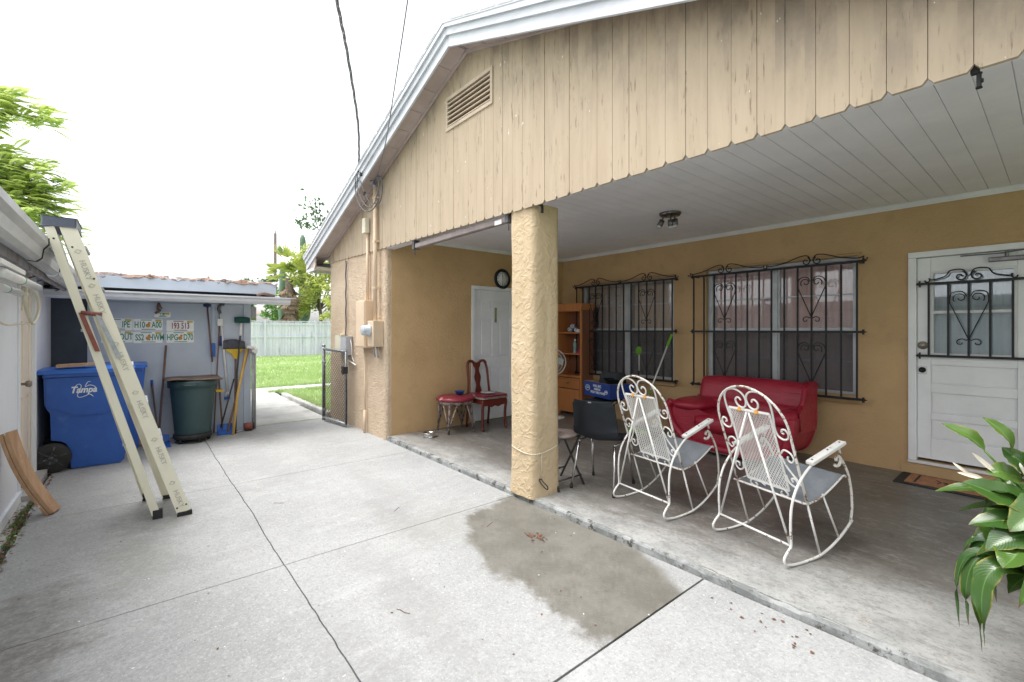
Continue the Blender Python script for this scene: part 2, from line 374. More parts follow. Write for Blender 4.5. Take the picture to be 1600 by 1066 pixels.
M['greenbin']=mat('dark_green_plastic',(.032,.068,.072),(.04,.08,.085),4,.5,.05,60,stain=(.06,.085,.085),sscale=6,slo=.58,shi=.8)
M['hub']=mat('grey_hub',(.055,.06,.065),(.08,.085,.09),12,.45)
M['rubber']=mat('black_rubber',(.015,.015,.016),(.03,.03,.03),12,.7)
M['ladder']=mat('ladder_fibreglass',(.80,.77,.62),(.74,.71,.57),3,.5,.08,50,stain=(.50,.45,.32),slo=.62,shi=.8,stretch=(1,1,.4))
M['laddercap']=mat('ladder_cap',(.07,.085,.12),(.10,.115,.15),8,.5)
M['ink']=mat('grey_ink',(.33,.34,.32),(.56,.55,.48),60,.6)
M['redbracket']=mat('red_bracket',(.26,.075,.05),(.18,.06,.045),18,.6)
M['boardwood']=mat('pale_board',(.52,.33,.20),(.42,.25,.14),5,.7,.15,40,stain=(.72,.66,.60),sscale=7,slo=.62,shi=.66,stretch=(3,3,.6))
M['rocker']=chipped('chipped_white_paint',(.80,.79,.76),(.20,.12,.08),.63,.655,34,.4)
M['rockerrust']=chipped('rusty_white_paint',(.76,.73,.68),(.22,.14,.09),.56,.60,34,.5)
M['seatgrey']=mat('grey_painted_steel',(.24,.26,.29),(.19,.21,.235),8,.5,.15,180,.002)
M['orange']=mat('orange_tape',(.70,.36,.08),(.6,.3,.07),20,.5)
def leather():
    t=NT('red_leather'); o=t.obj()
    base=t.mix(t.ramp(t.noise(3,5,.6,o),.35,.65),(.32,.012,.032),(.38,.017,.042))
    w=t.noise(5,6,.65,t.map(o,(.7,2.2,3.5)),1.1); t.bump(t.math('ADD',w,t.math('MULTIPLY',t.noise(160,3,.5,o),.08)),.5,.02)
    return t.out(base,t.math('MULTIPLY_ADD',w,.25,.25),0,.55)
M['leather']=leather()
M['blackplastic']=mat('black_plastic',(.010,.014,.019),(.016,.020,.026),6,.5,.05,80,spec=.3)
M['cabwood']=wood('orange_wood',(.50,.20,.065),(.44,.17,.055),.42)
M['cabside']=wood('brown_wood',(.23,.095,.05),(.19,.075,.04),.45)
M['cherry']=wood('cherry_wood',(.16,.028,.018),(.10,.02,.014),.35)
M['cushion']=mat('red_vinyl',(.27,.025,.045),(.20,.02,.035),5,.35,.25,14,.01,stain=(.62,.42,.40),sscale=10,slo=.62,shi=.7)
M['ottomanleg']=chipped('worn_painted_wood',(.26,.21,.19),(.07,.05,.045),.5,.56,24,.7)
M['bluebowl']=mat('blue_bowl',(.012,.06,.22),(.016,.07,.26),5,.3)
M['whiteplate']=mat('white_plate',(.78,.78,.80),(.72,.72,.75),5,.3)
M['boxblue']=mat('blue_card',(.010,.045,.24),(.008,.035,.19),6,.45)
M['cardboard']=mat('brown_cardboard',(.42,.27,.16),(.35,.22,.13),8,.85)
M['lettering']=mat('white_lettering',(.75,.80,.85),(.68,.73,.80),40,.5)
M['lime']=mat('lime_plastic',(.18,.45,.03),(.14,.38,.03),8,.6,.4,60)
M['pole']=mat('aluminium_pole',(.66,.68,.68),(.55,.57,.57),8,.35,metal=.4)
M['brown_handle']=mat('brown_handle',(.20,.11,.09),(.14,.085,.075),9,.6)
M['blackhandle']=mat('black_handle',(.03,.03,.035),(.05,.05,.05),9,.5)
M['yellowhandle']=mat('yellow_handle',(.62,.40,.12),(.55,.33,.09),9,.55)
M['yellow']=mat('yellow_plastic',(.66,.44,.02),(.6,.38,.02),9,.5)
M['bluetool']=mat('blue_tool_plastic',(.015,.13,.52),(.02,.10,.42),9,.5)
M['bristle']=mat('grey_bristle',(.10,.10,.12),(.06,.06,.075),30,.9,.6,120)
M['greenbristle']=mat('green_bristle',(.01,.06,.05),(.015,.085,.07),30,.9,.6,120)
M['plate']=mat('plate_white',(.86,.88,.86),(.80,.82,.80),8,.45)
M['plategreen']=mat('plate_green',(.03,.22,.16),(.05,.28,.2),20,.5)
M['platered']=mat('plate_red',(.28,.05,.10),(.22,.04,.08),20,.5)
M['yellowsticker']=mat('yellow_sticker',(.62,.50,.10),(.5,.42,.12),20,.5)
M['lily']=None
def lily():
    t=NT('lily_leaf'); o=t.obj(); 
    at=t.n('ShaderNodeAttribute'); at.attribute_name='leafuv'; uv=t.sep(at.outputs['Vector'])
    tone=uv[2]
    base=t.mix(tone,(.022,.070,.016),(.12,.22,.035))
    base=t.mix(t.math('MULTIPLY',t.ramp(t.noise(9,5,.6,o),.45,.7),.5),base,(.05,.12,.03))
    edge=t.ramp(t.math('ABSOLUTE',uv[0]),.78,1.0); en=t.ramp(t.noise(14,4,.6,o),.45,.65)
    base=t.mix(t.math('MULTIPLY',edge,en),base,(.30,.26,.04))
    mid=t.math('SUBTRACT',1.,t.ramp(t.math('ABSOLUTE',uv[0]),.0,.10)); base=t.mix(t.math('MULTIPLY',mid,.55),base,(.16,.30,.08))
    tipb=t.ramp(uv[1],.95,1.0); base=t.mix(tipb,base,(.10,.05,.02))
    # side veins
    vn=t.math('SINE',t.math('MULTIPLY',t.math('SUBTRACT',uv[1],t.math('MULTIPLY',t.math('ABSOLUTE',uv[0]),.16)),150.))
    t.bump(vn,.10,.0015)
    t.out(base,.24,0,.6)
    tr=t.n('ShaderNodeBsdfTranslucent'); t.set(tr.inputs['Color'],t.mix(.5,base,(.2,.4,.03)))
    mx=t.n('ShaderNodeMixShader'); mx.inputs[0].default_value=.12
    t.t.links.new(t.b.outputs[0],mx.inputs[1]); t.t.links.new(tr.outputs[0],mx.inputs[2])
    t.t.links.new(mx.outputs[0],t.t.nodes['Material Output'].inputs['Surface']); return t.m
M['lily']=lily()
M['spathe']=mat('white_spathe',(.72,.70,.62),(.62,.55,.42),12,.5)
M['pot']=mat('clay_pot',(.35,.15,.09),(.28,.12,.07),6,.8)
M['grass']=leafmat('grass_blades',(.34,.47,.18),(.42,.55,.24),(.48,.58,.30),.6,.6,.3)
M['lawn']=mat('lawn_soil',(.30,.41,.17),(.38,.48,.23),3,.95,.5,30,world=True)
M['leaf_lime']=leafmat('lime_foliage',(.56,.66,.20),(.66,.74,.30),(.42,.54,.22),.9,.6,.4)
M['leaf_mid']=leafmat('green_foliage',(.13,.26,.06),(.20,.36,.08),(.09,.20,.06),.9,.6,.3)
M['leaf_yel']=leafmat('yellow_green_foliage',(.46,.52,.12),(.54,.56,.20),(.24,.32,.10),.8,.6,.35)
M['leaf_far']=leafmat('far_foliage',(.14,.22,.14),(.2,.29,.18),(.11,.18,.11),.5,.7,.2)
M['bark']=mat('bark',(.16,.125,.10),(.10,.08,.065),7,.9,.7,25,.02)
M['deadfrond']=mat('dead_fronds',(.30,.22,.15),(.20,.145,.10),7,.9)
M['cactus']=mat('cactus_skin',(.16,.24,.18),(.12,.19,.14),5,.7,.2,20)
M['fence']=mat('fence_paint',(.66,.67,.78),(.58,.59,.69),1.5,.8,.2,30,stain=(.33,.35,.42),slo=.52,shi=.72,stretch=(1,3,.35))
M['farroof']=mat('far_roof',(.36,.24,.20),(.31,.21,.18),2,.8)
M['farwall']=mat('far_wall',(.40,.37,.25),(.36,.33,.22),2,.8)
M['polewood']=mat('pole_wood',(.20,.16,.14),(.14,.11,.10),4,.9)
M['litter']=mat('leaf_bits',(.20,.09,.05),(.12,.06,.035),40,.9)
M['whitebits']=mat('pale_bits',(.75,.74,.70),(.6,.6,.56),40,.9)
M['mat_coir']=mat('coir_mat',(.42,.20,.10),(.32,.15,.075),30,.95,.6,150)
M['stooltop']=mat('worn_stool_top',(.34,.27,.24),(.22,.17,.15),9,.6,.1,40,stain=(.12,.07,.06),sscale=6,slo=.55,shi=.65)
M['nickel']=mat('dark_nickel',(.22,.21,.21),(.14,.13,.13),8,.3,metal=.9)
M['lampglass']=mat('lamp_glass',(.7,.7,.7),(.6,.6,.6),8,.15)
M['teal']=mat('teal_bottle',(.10,.32,.28),(.4,.45,.45),14,.4)
M['pink']=mat('pink_cloth',(.42,.04,.14),(.32,.03,.10),14,.8)
M['fan']=mat('fan_white',(.5,.53,.5),(.42,.45,.43),8,.5)
M['shade']=mat('shade_rail',(.30,.25,.235),(.24,.20,.19),5,.6)
# ------------------------------------------------------------------ ground, driveway, porch slab, path
def struct(mb,name,m,**k):
    return tag(mb.build(name,m,**k),kind='structure')
YF,YB,XS,P=2.52,5.84,-5.647,.05
g=MB(); g.add([(-400,-300,-.09),(400,-300,-.09),(400,300,-.09),(-400,300,-.09)],[(0,1,2,3)]); struct(g,'ground',M['ground'])
g=MB(); g.add([(-7.7,-.75,-.03),(4,-.75,-.03),(4,2.6,-.03),(-7.7,2.6,-.03)],[(0,1,2,3)]); struct(g,'joint_soil',M['soil'])
rj=random.Random(3)
XB=[-7.69,-4.96,-3.06,-1.335,.5,3.9]; 
def wob(a,b,horizontal,c,seed,amp):
    r=random.Random(seed); n=max(6,int((b-a)/.09)); out=[]; v=0
    for i in range(n+1):
        v=v*.8+r.uniform(-1,1)*amp; out.append((a+(b-a)*i/n,c+v) if horizontal else (c+v,a+(b-a)*i/n))
    return out
d=MB()
mid=wob(-7.69,3.9,True,.72,5,.0035)
midY=lambda x: mid[min(range(len(mid)),key=lambda i:abs(mid[i][0]-x))][1]
for i in range(len(XB)-1):
    gap=[.003,.003,.0028,.0060,.004,.003]; x0,x1=XB[i]+gap[i],XB[i+1]-gap[i+1]
    n=40; up=[(x0+(x1-x0)*k/n, midY(x0+(x1-x0)*k/n)) for k in range(n+1)]
    low=[(x0,-.63+rj.uniform(-.01,.01))]+[(x0+(x1-x0)*k/10,-.63+rj.uniform(-.012,.012)) for k in range(1,10)]+[(x1,-.63)]
    d.prism(low+[(x,y-.0036) for x,y in reversed(up)],-.1,0,'z')
    d.prism([(x,y+.0036) for x,y in up]+[(x1,2.552),(x0,2.552)],-.1,0,'z')
struct(d,'driveway',M['drive'])
# concrete footing along the left wall and door sill
g=MB()
r=random.Random(9)
for k in range(24):
    x=-7.6+k*.45; g.box(x,x+.44,-.745,-.675+r.uniform(-.02,.012),-.1,.006+r.uniform(-.006,.006))
struct(g,'footing',M['walk'],bev=.01)
# porch slab with its step
g=MB(); g.rbox(XS-.02,3.5,2.575,6.0,-.1,P,.01); struct(g,'porch_floor',M['porch'])
g=MB(); r=random.Random(4); xs=[XS+.0+i*.06 for i in range(153)]
vs=[]; fs=[]
for i,x in enumerate(xs):
    j=r.uniform(-.004,.004); bad= 1 if (-1.05<x<-.8 or -3.2<x<-3.0 or r.random()<.03) else 0
    j-=0
    dz=-.012*r.random()*bad; dy=.012*r.random()*bad
    vs+=[(x,2.555+j,-.08),(x,2.555+j+dy*.5,.036+dz),(x,2.562+j+dy,P-.002+dz),(x,2.585+dy,P+.002)]
for i in range(len(xs)-1):
    for k in range(3): fs.append((i*4+k,(i+1)*4+k,(i+1)*4+k+1,i*4+k+1))
g.add(vs,fs,False); struct(g,'kerb',M['kerb'])
# threshold, back path, lawn
g=MB(); g.box(-7.80,-7.70,.9,2.5,-.1,-.004); struct(g,'threshold',mat('mossy_concrete',(.30,.31,.22),(.2,.22,.14),9,.9,.4,60,world=True))
g=MB()
g.box(-9.4,-7.81,.85,2.46,-.1,-.006); g.box(-11.2,-9.41,.85,2.50,-.1,-.006); g.box(-12.75,-11.75,-3,9.5,-.1,-.01); g.box(-11.74,-11.21,.85,2.52,-.1,-.008)
struct(g,'path',M['walk'])
g=MB(); g.box(-10.9,-7.86,2.49,2.60,-.1,.07); struct(g,'path_kerb',M['walk'],bev=.02)
g=MB(); 
def lawnz(x,y): return -.03+.03*math.sin(x*1.7+y)*math.sin(y*.9)
g.grid(lambda u,v:(-12.78-16*u,-6+20*v,lawnz(-12.78-16*u,-6+20*v)),20,20)
g.grid(lambda u,v:(-7.9-3.8*u,2.61+5*v,-.02),6,6)
struct(g,'lawn',M['lawn'])
gr=random.Random(11); g=MB(); vs=[];fs=[]
def blade(x,y,z,h):
    a=gr.uniform(0,6.28); w=.006+.004*gr.random(); lx=gr.uniform(-.5,.5)*h; ly=gr.uniform(-.5,.5)*h
    if x<-14: w*=2.2
    n=len(vs); ca,sa=math.cos(a)*w,math.sin(a)*w
    vs.extend([(x-ca,y-sa,z),(x+ca,y+sa,z),(x+lx*.4+ca*.7,y+ly*.4+sa*.7,z+h*.6),(x+lx*.4-ca*.7,y+ly*.4-sa*.7,z+h*.6),(x+lx,y+ly,z+h)])
    fs.extend([(n,n+1,n+2,n+3),(n+3,n+2,n+4)])
for _ in range(26000):
    x=-12.76-14.5*gr.random()**1.5; y=gr.uniform(1.0,9.2)*(abs(x)/20)+.6; blade(x,y,lawnz(x,y)-.01,gr.uniform(.05,.13))
for _ in range(7000): blade(gr.uniform(-11.72,-8.0),2.62+4*gr.random()**1.6,-.025,gr.uniform(.05,.14))
for _ in range(1500): blade(-11.72+gr.gauss(0,.03),gr.uniform(2.4,6),-.02,gr.uniform(.04,.1))
for _ in range(1200): blade(gr.uniform(-10.9,-7.95),2.60+gr.gauss(0,.015),.0,gr.uniform(.06,.13))
g.add(vs,fs); tag(g.build('grass',M['grass']),kind='stuff')
# leaf litter on the slab and along the left wall
g=MB(); r=random.Random(21)
def flake(mb,x,y,s,z=.002):
    a=r.uniform(0,6.28); n=r.choice((4,5,6)); pts=[]
    for k in range(n):
        q=a+6.283*k/n; rr=s*r.uniform(.5,1)*(1.6 if k%3==0 else .8); pts.append((x+math.cos(q)*rr,y+math.sin(q)*rr,z+r.uniform(0,s*.5)))
    mb.add(pts,[tuple(range(n))])
for _ in range(60): flake(g,r.uniform(-6.5,-.9),r.uniform(-.5,2.5),r.uniform(.004,.009))
for _ in range(36): flake(g,-2.35+r.gauss(0,.05),2.16+r.gauss(0,.022),r.uniform(.006,.013))
for _ in range(16): flake(g,r.uniform(-1.2,-.7),r.uniform(2.3,2.54),r.uniform(.006,.013))
for _ in range(520): flake(g,-7+4.2*r.random()**.8,r.uniform(-.74,-.60),r.uniform(.006,.016),.004)
for x0,y0,a0 in ((-2.2,1.05,.4),(-3.4,1.6,2.2),(-1.9,.45,1.2),(-4.2,.9,.9),(-2.7,2.0,2.)):
    g.tube([(x0+math.cos(a0)*.012*k,y0+math.sin(a0)*.012*k+.004*math.sin(k),.004) for k in range(8)],.0014,4)
tag(g.build('leaf_litter',M['litter']),kind='stuff')
g=MB()
for _ in range(46): flake(g,r.uniform(-5.5,-.9),r.uniform(-.3,2.5),r.uniform(.003,.007))
for _ in range(170): flake(g,-6.5+3.9*r.random(),r.uniform(-.74,-.62),r.uniform(.004,.009),.004)
tag(g.build('paint_flakes',M['whitebits']),kind='stuff')
g=MB(); vs=[];fs=[]
for _ in range(420):
    x=-4.6+gr.gauss(0,.8); 
    blade(x,gr.uniform(-.73,-.62),-.01,gr.uniform(.01,.03))
g.add(vs,fs); tag(g.build('weeds',M['leaf_mid']),kind='stuff')

# ------------------------------------------------------------------ the house
house=thing('house','tan stucco house with board gable and deep covered porch','house',(-3.7,2.54,0))
HX=-3.72
def zb(x): return 2.462+max(0,(-3-x))*.0185
def ztop(x): return 4.19-(.352 if x<HX else .315)*abs(x-HX)
VX0,VX1,VZ0,VZ1=-4.073,-3.339,3.54,3.815
g=MB(); i=0; x=-7.86; r=random.Random(2)
while x<.9:
    a,b=x+.0012,x+.134-.0012; c=.022; b0=zb((a+b)/2)+r.uniform(-.003,.003); y0=YF+r.uniform(-.002,.002); y1=YF+.02
    def brd(zlo,zl,zr,ch):
        if ch: poly=[(a,zlo+c),(a+c*.8,zlo),(b-c*.8,zlo),(b,zlo+c),(b,zr),(a,zl)]
        else: poly=[(a,zlo),(b,zlo),(b,zr),(a,zl)]
        g.prism(poly,y0,y1,'y')
    if b>VX0+.02 and a<VX1-.02:
        brd(b0,VZ0-.02,VZ0-.02,1); brd(VZ1+.02,ztop(a),ztop(b),0)
    else: brd(b0,ztop(a),ztop(b),1)
    x+=.134
g.build('gable_siding',M['siding'],house)
g=MB(); 
def bk(x0,x1,z0f,z1f): g.prism([(x0,z0f),(x1,z0f),(x1,z1f(x1)),(x0,z1f(x0))],2.541,2.545,'y')
bk(-7.85,VX0-.03,2.60,ztop); bk(VX1+.03,.9,2.50,ztop); 
g.build('gable_backing',M['oldwood'],house)
# vent
g=MB(); w=.035
g.box(VX0-w,VX1+w,2.505,2.56,VZ1,VZ1+w); g.box(VX0-w,VX1+w,2.505,2.56,VZ0-w,VZ0); g.box(VX0-w,VX0,2.505,2.56,VZ0,VZ1); g.box(VX1,VX1+w,2.505,2.56,VZ0,VZ1)
vent=g.build('gable_vent',M['vent'],house,bev=.003)
g=MB()
for k in range(6):
    z=VZ0+.01+k*(VZ1-VZ0)/6; g.box(VX0,VX1,2.508,2.5148,z-.002,z+.010); g.prism([(2.515,z),(2.521,z-.002),(2.575,z+.020),(2.570,z+.024)],VX0,VX1,'x')
g.build('louvre',M['vent'],vent)
g=MB(); g.box(VX0,VX1,2.60,2.61,VZ0,VZ1); g.build('vent_void',M['black'],vent)
# stucco walls
g=MB(); g.rbox(-7.85,-5.652,2.54,2.75,-.05,2.66,.05,n=6); g.box(-7.85,-7.70,2.75,9,-.05,2.66)
g.build('front_wall',M['stucco_front'],house)
# side wall of the porch (with the side door opening)
SY0,SY1,SZ=3.945,4.80,2.06
g=MB(); g.box(XS-.15,XS,2.62,SY0,P-.02,2.8); g.box(XS-.15,XS,SY1,YB,P-.02,2.8); g.box(XS-.15,XS,SY0,SY1,SZ,2.8)
g.build('side_wall',M['wall_tan'],house)
# back wall with openings
W1=(-5.20,-3.485,.735,2.19); W2=(-3.02,-1.374,.755,2.225); DR=(-.965,-.09,.19,2.185)
g=MB(); xe=-5.66
for (a,b,z0,z1) in (W1,W2,DR):
    g.box(xe,a,YB,YB+.16,P-.02,2.8); g.box(a,b,YB,YB+.16,P-.02,z0); g.box(a,b,YB,YB+.16,z1,2.8); xe=b
g.box(xe,3.5,YB,YB+.16,P-.02,2.8)
g.build('back_wall',M['wall_tan'],house)
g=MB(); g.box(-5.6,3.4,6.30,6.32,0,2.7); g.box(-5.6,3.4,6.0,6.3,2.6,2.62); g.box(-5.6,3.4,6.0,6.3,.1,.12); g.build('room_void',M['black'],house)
# ceiling
g=MB(); x=XS+.002
while x<3.5:
    g.box(x+.0022,x+.134-.0022,2.60,YB,2.69,2.705); x+=.134
g.box(XS,3.5,2.61,YB-.002,2.697,2.72)
g.build('porch_ceiling',M['ceil'],house)
g=MB(); g.box(XS,3.5,2.545,2.66,2.505,2.689); g.build('header_beam',M['ceil'],house,bev=.004)
g=MB(); g.prism([(YB-.028,2.689),(YB-.001,2.689),(YB-.001,2.64),(YB-.010,2.64),(YB-.014,2.66)],XS+.0,3.5,'x')
g.prism([(XS+.028,2.689),(XS+.001,2.689),(XS+.001,2.64),(XS+.010,2.64),(XS+.014,2.66)],2.66,YB-.03,'y')
g.build('crown_trim',M['white'],house)
# column: a rounded square pillar, roughly plastered
g=MB(); rc=random.Random(5); cx,cy=-2.945,2.70; prof=[]; n=48; nz=60
from mathutils import noise as mn
def colp(u,v):
    a=2*math.pi*u; hw=.158; e=.30
    c,s=math.cos(a),math.sin(a); k=1/((abs(c)**(2/e*1.0)+abs(s)**(2/e*1.0))**(e/2))
    z=P-.01+v*2.46; 
    flare=.012*max(0,1-v*12)
    rr=hw*k+flare+.007*mn.noise(V((c*2,s*2,z*2.2)))+.003*mn.noise(V((c*6,s*6,z*7)))
    return (cx+c*rr,cy+s*rr,z)
g.grid(colp,n,nz)
g.build('column',M['stucco_col'],house)
g=MB(); g.rbox(.55,.85,2.56,2.86,P,2.5,.06); g.build('column',M['stucco_col'],house)
# rake fascia, soffit, roof
AZ=4.12; SL=.362; XL=-8.28; XR=1.0
def rake(z0,z1,y0,y1,xl=XL,xr=XR):
    g.prism([(HX+.02,AZ+z0),(xr,AZ+z0-.372*(xr-HX)),(xr,AZ+z1-.366*(xr-HX)),(HX+.02,AZ+z1)],y0,y1,'y')
    g.prism([(xl,AZ+z0-SL*(HX-xl)),(HX+.02,AZ+z0),(HX+.02,AZ+z1),(xl,AZ+z1-SL*(HX-xl))],y0,y1,'y')
g=MB(); rake(0,.125,2.285,2.305); rake(.10,.165,2.262,2.284); rake(.165,.205,2.24,2.284); g.build('rake_fascia',M['fascia'],house,bev=.003)
g=MB(); x=XL+.1
while x<XR:
    x1=min(x+.30,XR)
    for a,b in (((x,x1),) if not (x<HX<x1) else ((x,HX),(HX,x1))):
        sl_=SL if b<=HX else .325; za,zbb=AZ+.06-sl_*abs(a-HX),AZ+.06-sl_*abs(b-HX)
        g.prism([(a+.005,za),(b-.005,zbb),(b-.005,zbb+.015),(a+.005,za+.015)],2.306,2.518,'y')
    x+=.30
g.build('rake_soffit',M['soffit'],house)
g=MB()
g.prism([(HX,AZ+.03),(XR,AZ+.03-.315*(XR-HX)),(XR,AZ+.059-.315*(XR-HX)),(HX,AZ+.059)],2.495,2.515,'y')
g.prism([(-7.86,AZ+.03-SL*(HX+7.86)),(HX,AZ+.03),(HX,AZ+.059),(-7.86,AZ+.059-SL*(HX+7.86))],2.495,2.515,'y')
g.build('frieze_trim',M['soffit'],house)
g=MB(); zt=AZ+.205
for s,xe in ((-1,XL-.03),(1,XR)):
    zz=zt-SL*abs(xe-HX)
    g.prism([(HX,zt),(xe,zz),(xe,zz+.03),(HX,zt+.03)] if s>0 else [(xe,zz),(HX,zt),(HX,zt+.03),(xe,zz+.03)],2.235,9.3,'y')
# low shingle butts along the rake edge
for k in range(40):
    x=XL+k*.235
    if x+.2<XR and not (x<HX+.1 and x+.2>HX-.1): 
        z=zt+.03-SL*abs(x+.1-HX); g.box(x,x+.2,2.232,2.6,z-.015,z+.0,Matrix.Translation(V((x+.1,0,z)))@Matrix.Rotation(math.atan(SL)*(1 if x>HX else -1),4,'Y')@Matrix.Translation(V((-x-.1,0,-z+.002))))
g.build('roof',M['roof'],house)
# eave return on the left corner with its gutter
g=MB(); ze=AZ-SL*(HX-XL)
g.box(XL+.02,-7.86,2.31,9.2,ze+.0,ze+.02); g.box(XL+.02,-7.86,2.306,2.326,ze-.0,ze+.16)
g.build('eave_soffit',M['soffit'],house)
g=MB(); g.box(XL-.02,XL+.02,2.306,9.2,ze-.04,ze+.14); g.box(XL-.02,-7.87,2.29,2.31,ze-.045,ze-.002)
g.build('eave_fascia',M['fascia'],house)

# windows
def hearts(cx,zt,zbt,w=.135,r0=.052):
    out=[]
    for s in (-1,1):
        # inner curl, over the shoulder, and straight down to the point
        sp=spiral(cx+s*.055,zt-.062,.012,.05,s*0+ (0 if s>0 else 180),(0 if s>0 else 180)+s*-400,20)
        sp=[(a,b) for a,b in sp]
        sh=[(cx+s*.012,zt-.05),(cx+s*.035,zt-.008),(cx+s*.075,zt),(cx+s*.115,zt-.02),(cx+s*w,zt-.075),(cx+s*(w*.98),zt-.11),(cx,zbt+.03)]
        out.append(sp); out.append([(p.x,p.z) for p in smooth([(a,0,b) for a,b in sh[:6]],5)]+[sh[6]])
        bs=spiral(cx+s*.052,zbt,.008,.040,(180 if s>0 else 0),(180 if s>0 else 0)+s*330,16)
        out.append([(cx+s*.005,zbt+.03)]+list(reversed(bs)))
    return out
def crest(cx,z,w):
    out=[]
    for s in (-1,1):
        out.append(list(reversed(spiral(cx+s*.055,z+.052,.010,.045,(180 if s>0 else 0),(180 if s>0 else 0)-s*430,20))))
        out.append([(p.x,p.z) for p in smooth([(cx+s*.008,0,z+.055),(cx+s*.04,0,z+.112),(cx+s*.12,0,z+.11),(cx+s*w*.55,0,z+.06),(cx+s*w*.85,0,z+.035),(cx+s*(w-.015),0,z+.05)],6)]
                   +[(q[0],q[1]) for q in reversed(spiral(cx+s*w,z+.03,.006,.024,90,90+ -s*300,12))][:10])
    return out
def grille(parent,xs,zr,hx,y,yw,m,hz=None,ext=.05,crests=None,cw=.42,bar=.0085):
    g=MB(); z1,zm,z0=zr; xa,xb=xs[0],xs[-1]
    for z in (z for z in (z1,zm,z0) if z is not None): g.box(xa-ext*.4,xb+ext,y-.012,y+.012,z-.0125,z+.0125)
    for x in xs: g.box(x-bar,x+bar,y-.0065,y+.0065,z0,z1)
    for z in (z for z in (z1,zm,z0) if z is not None):
        for x,s in ((xb+ext,1),(xa-ext*.4,-1)):
            g.box(x-.005,x+.012,y-.012,y+.012,z-.026,z+.026); g.add([(x+s*.04,y,z),(x,y-.012,z-.014),(x,y-.012,z+.014),(x,y+.012,z+.014),(x,y+.012,z-.014)],[(0,1,2),(0,2,3),(0,3,4),(0,4,1),(4,3,2,1)])
    for x in (xa,xb):
        for z in (z1,z0): g.box(x-.008,x+.008,y,yw,z-.008,z+.008)
    for (a,b) in (hz or []):
        for cx in hx:
            for pl in hearts(cx,a,b): g.tube([(p[0],y-.011,p[1]) for p in pl],.0055,5)
    for cx in (crests or []):
        for pl in crest(cx,z1,cw): g.tube([(p[0],y,p[1]) for p in pl],.0065,5)
    return g.build('grille',m,parent)
def window(W,mul,zmid,xs,zr,hx,y,gm,muntins=(1.83,1.10)):
    x0,x1,z0,z1=W; g=MB(); f=.036; ya,yb=5.895,5.955
    g.box(x0,x1,ya,yb,z1-f,z1); g.box(x0,x1,ya,yb,z0,z0+f*.8); g.box(x0,x0+f,ya,yb,z0+f*.8,z1-f); g.box(x1-f,x1,ya,yb,z0+f*.8,z1-f)
    g.box(mul-.028,mul+.028,ya-.006,yb,z0,z1)
    win=g.build('window',M['alu'],house,bev=.003)
    g=MB()
    for a,b in ((x0+f,mul-.028),(mul+.028,x1-f)):
        g.box(a,b,ya+.01,yb-.01,zmid-.02,zmid+.02); g.box(a,b,ya+.02,ya+.034,muntins[0]-.008,muntins[0]+.008); g.box(a,b,ya+.03,ya+.044,muntins[1]-.006,muntins[1]+.006)
        g.box(a,a+.02,ya+.012,ya+.04,z0,z1); g.box(b-.02,b,ya+.012,ya+.04,z0,z1)
    g.build('sash',M['alu'],win)
    for a,b in ((x0+f,mul-.028),(mul+.028,x1-f)):
        g=MB(); g.box(a,b,ya+.036,ya+.040,zmid,z1-f); g.box(a,b,ya+.044,ya+.048,z0+.03,zmid); g.build('pane',M['glass'],win)
        g=MB(); g.box(a+.02,b-.02,ya+.018,ya+.0185,z0+.03,zmid-.02); g.build('screen',M['screen'],win)
    g=MB(); n=160
    g.grid(lambda u,v:(x0+(x1-x0)*u,6.005+.022*math.sin(u*75+.6*math.sin(u*23))*(.6+.4*math.sin(u*11)),z0+(z1-z0)*v),n,1)
    g.build('curtain',M['curtain'] if mul>-3 else M['curtain_dark'],win)
    g=MB(); g.box(x0-.04,x1+.04,YB-.055,YB-.002,z0-.075,z0-.005); g.build('sill',M['wall_tan'],win,bev=.006)
    g=MB(); g.prism([(YB-.002,z1+.004),(YB-.03,z1+.004),(YB-.03,z1+.02),(YB-.002,z1+.03)],x0-.03,x1+.03,'x'); g.build('head_trim',M['wall_tan'],win)
    grille(win,xs,zr,hx,y,YB,gm,hz=[(zr[0]-.12,zr[1]+.13),(zr[1]-.12,zr[2]+.10)],crests=hx,cw=.48)
    return win
xs2=[-3.114]+[-2.973+.1356*k for k in range(13)]
window(W2,-2.195,1.45,xs2,(2.145,1.425,.735),(xs2[3],xs2[10]),5.70,M['iron'])
xs1=[-5.184]+[-5.047+.135*k for k in range(13)]
window(W1,-4.315,1.45,xs1,(2.145,1.425,.735),(xs1[3],xs1[10]),5.70,M['iron'])

# main door
g=MB(); x0,x1,z0,z1=DR
g.box(x0,x0+.06,YB-.025,YB+.05,z0,z1-.0455); g.box(x0,x1+.06,YB-.025,YB+.05,z1-.045,z1+.01); g.box(x1-.0,x1+.06,YB-.025,YB+.05,z0,z1-.046)
fr=g.build('door_frame',M['doorwhite'],house,bev=.004)
g=MB(); g.box(x0,x1+.06,YB-.04,YB+.12,z0-.025,z0-.001); g.build('threshold',M['white'],fr,bev=.003)
g=MB(); g.box(x0-.05,x1+.3,YB-.012,YB-.0005,P,z0-.027); g.build('door_step',M['wall_tan'],house)
dx0,dx1,dz0,dz1=-.903,-.092,.215,2.135; gx0,gx1,gz0,gz1=-.805,-.25,1.205,2.0
yd=YB+.012
g=MB()
def stile(a,b,c,dd,y=yd,t=.04): g.box(a,b,y,y+t,c,dd)
stile(dx0,gx0,dz0,dz1); stile(gx1,dx1,dz0,dz1)
panels=[(.935,1.112),(.66,.85),(.41,.592)]; px0,px1=-.81,-.10
zs=[dz0]+[q for p_ in reversed(panels) for q in p_]+[gz0]
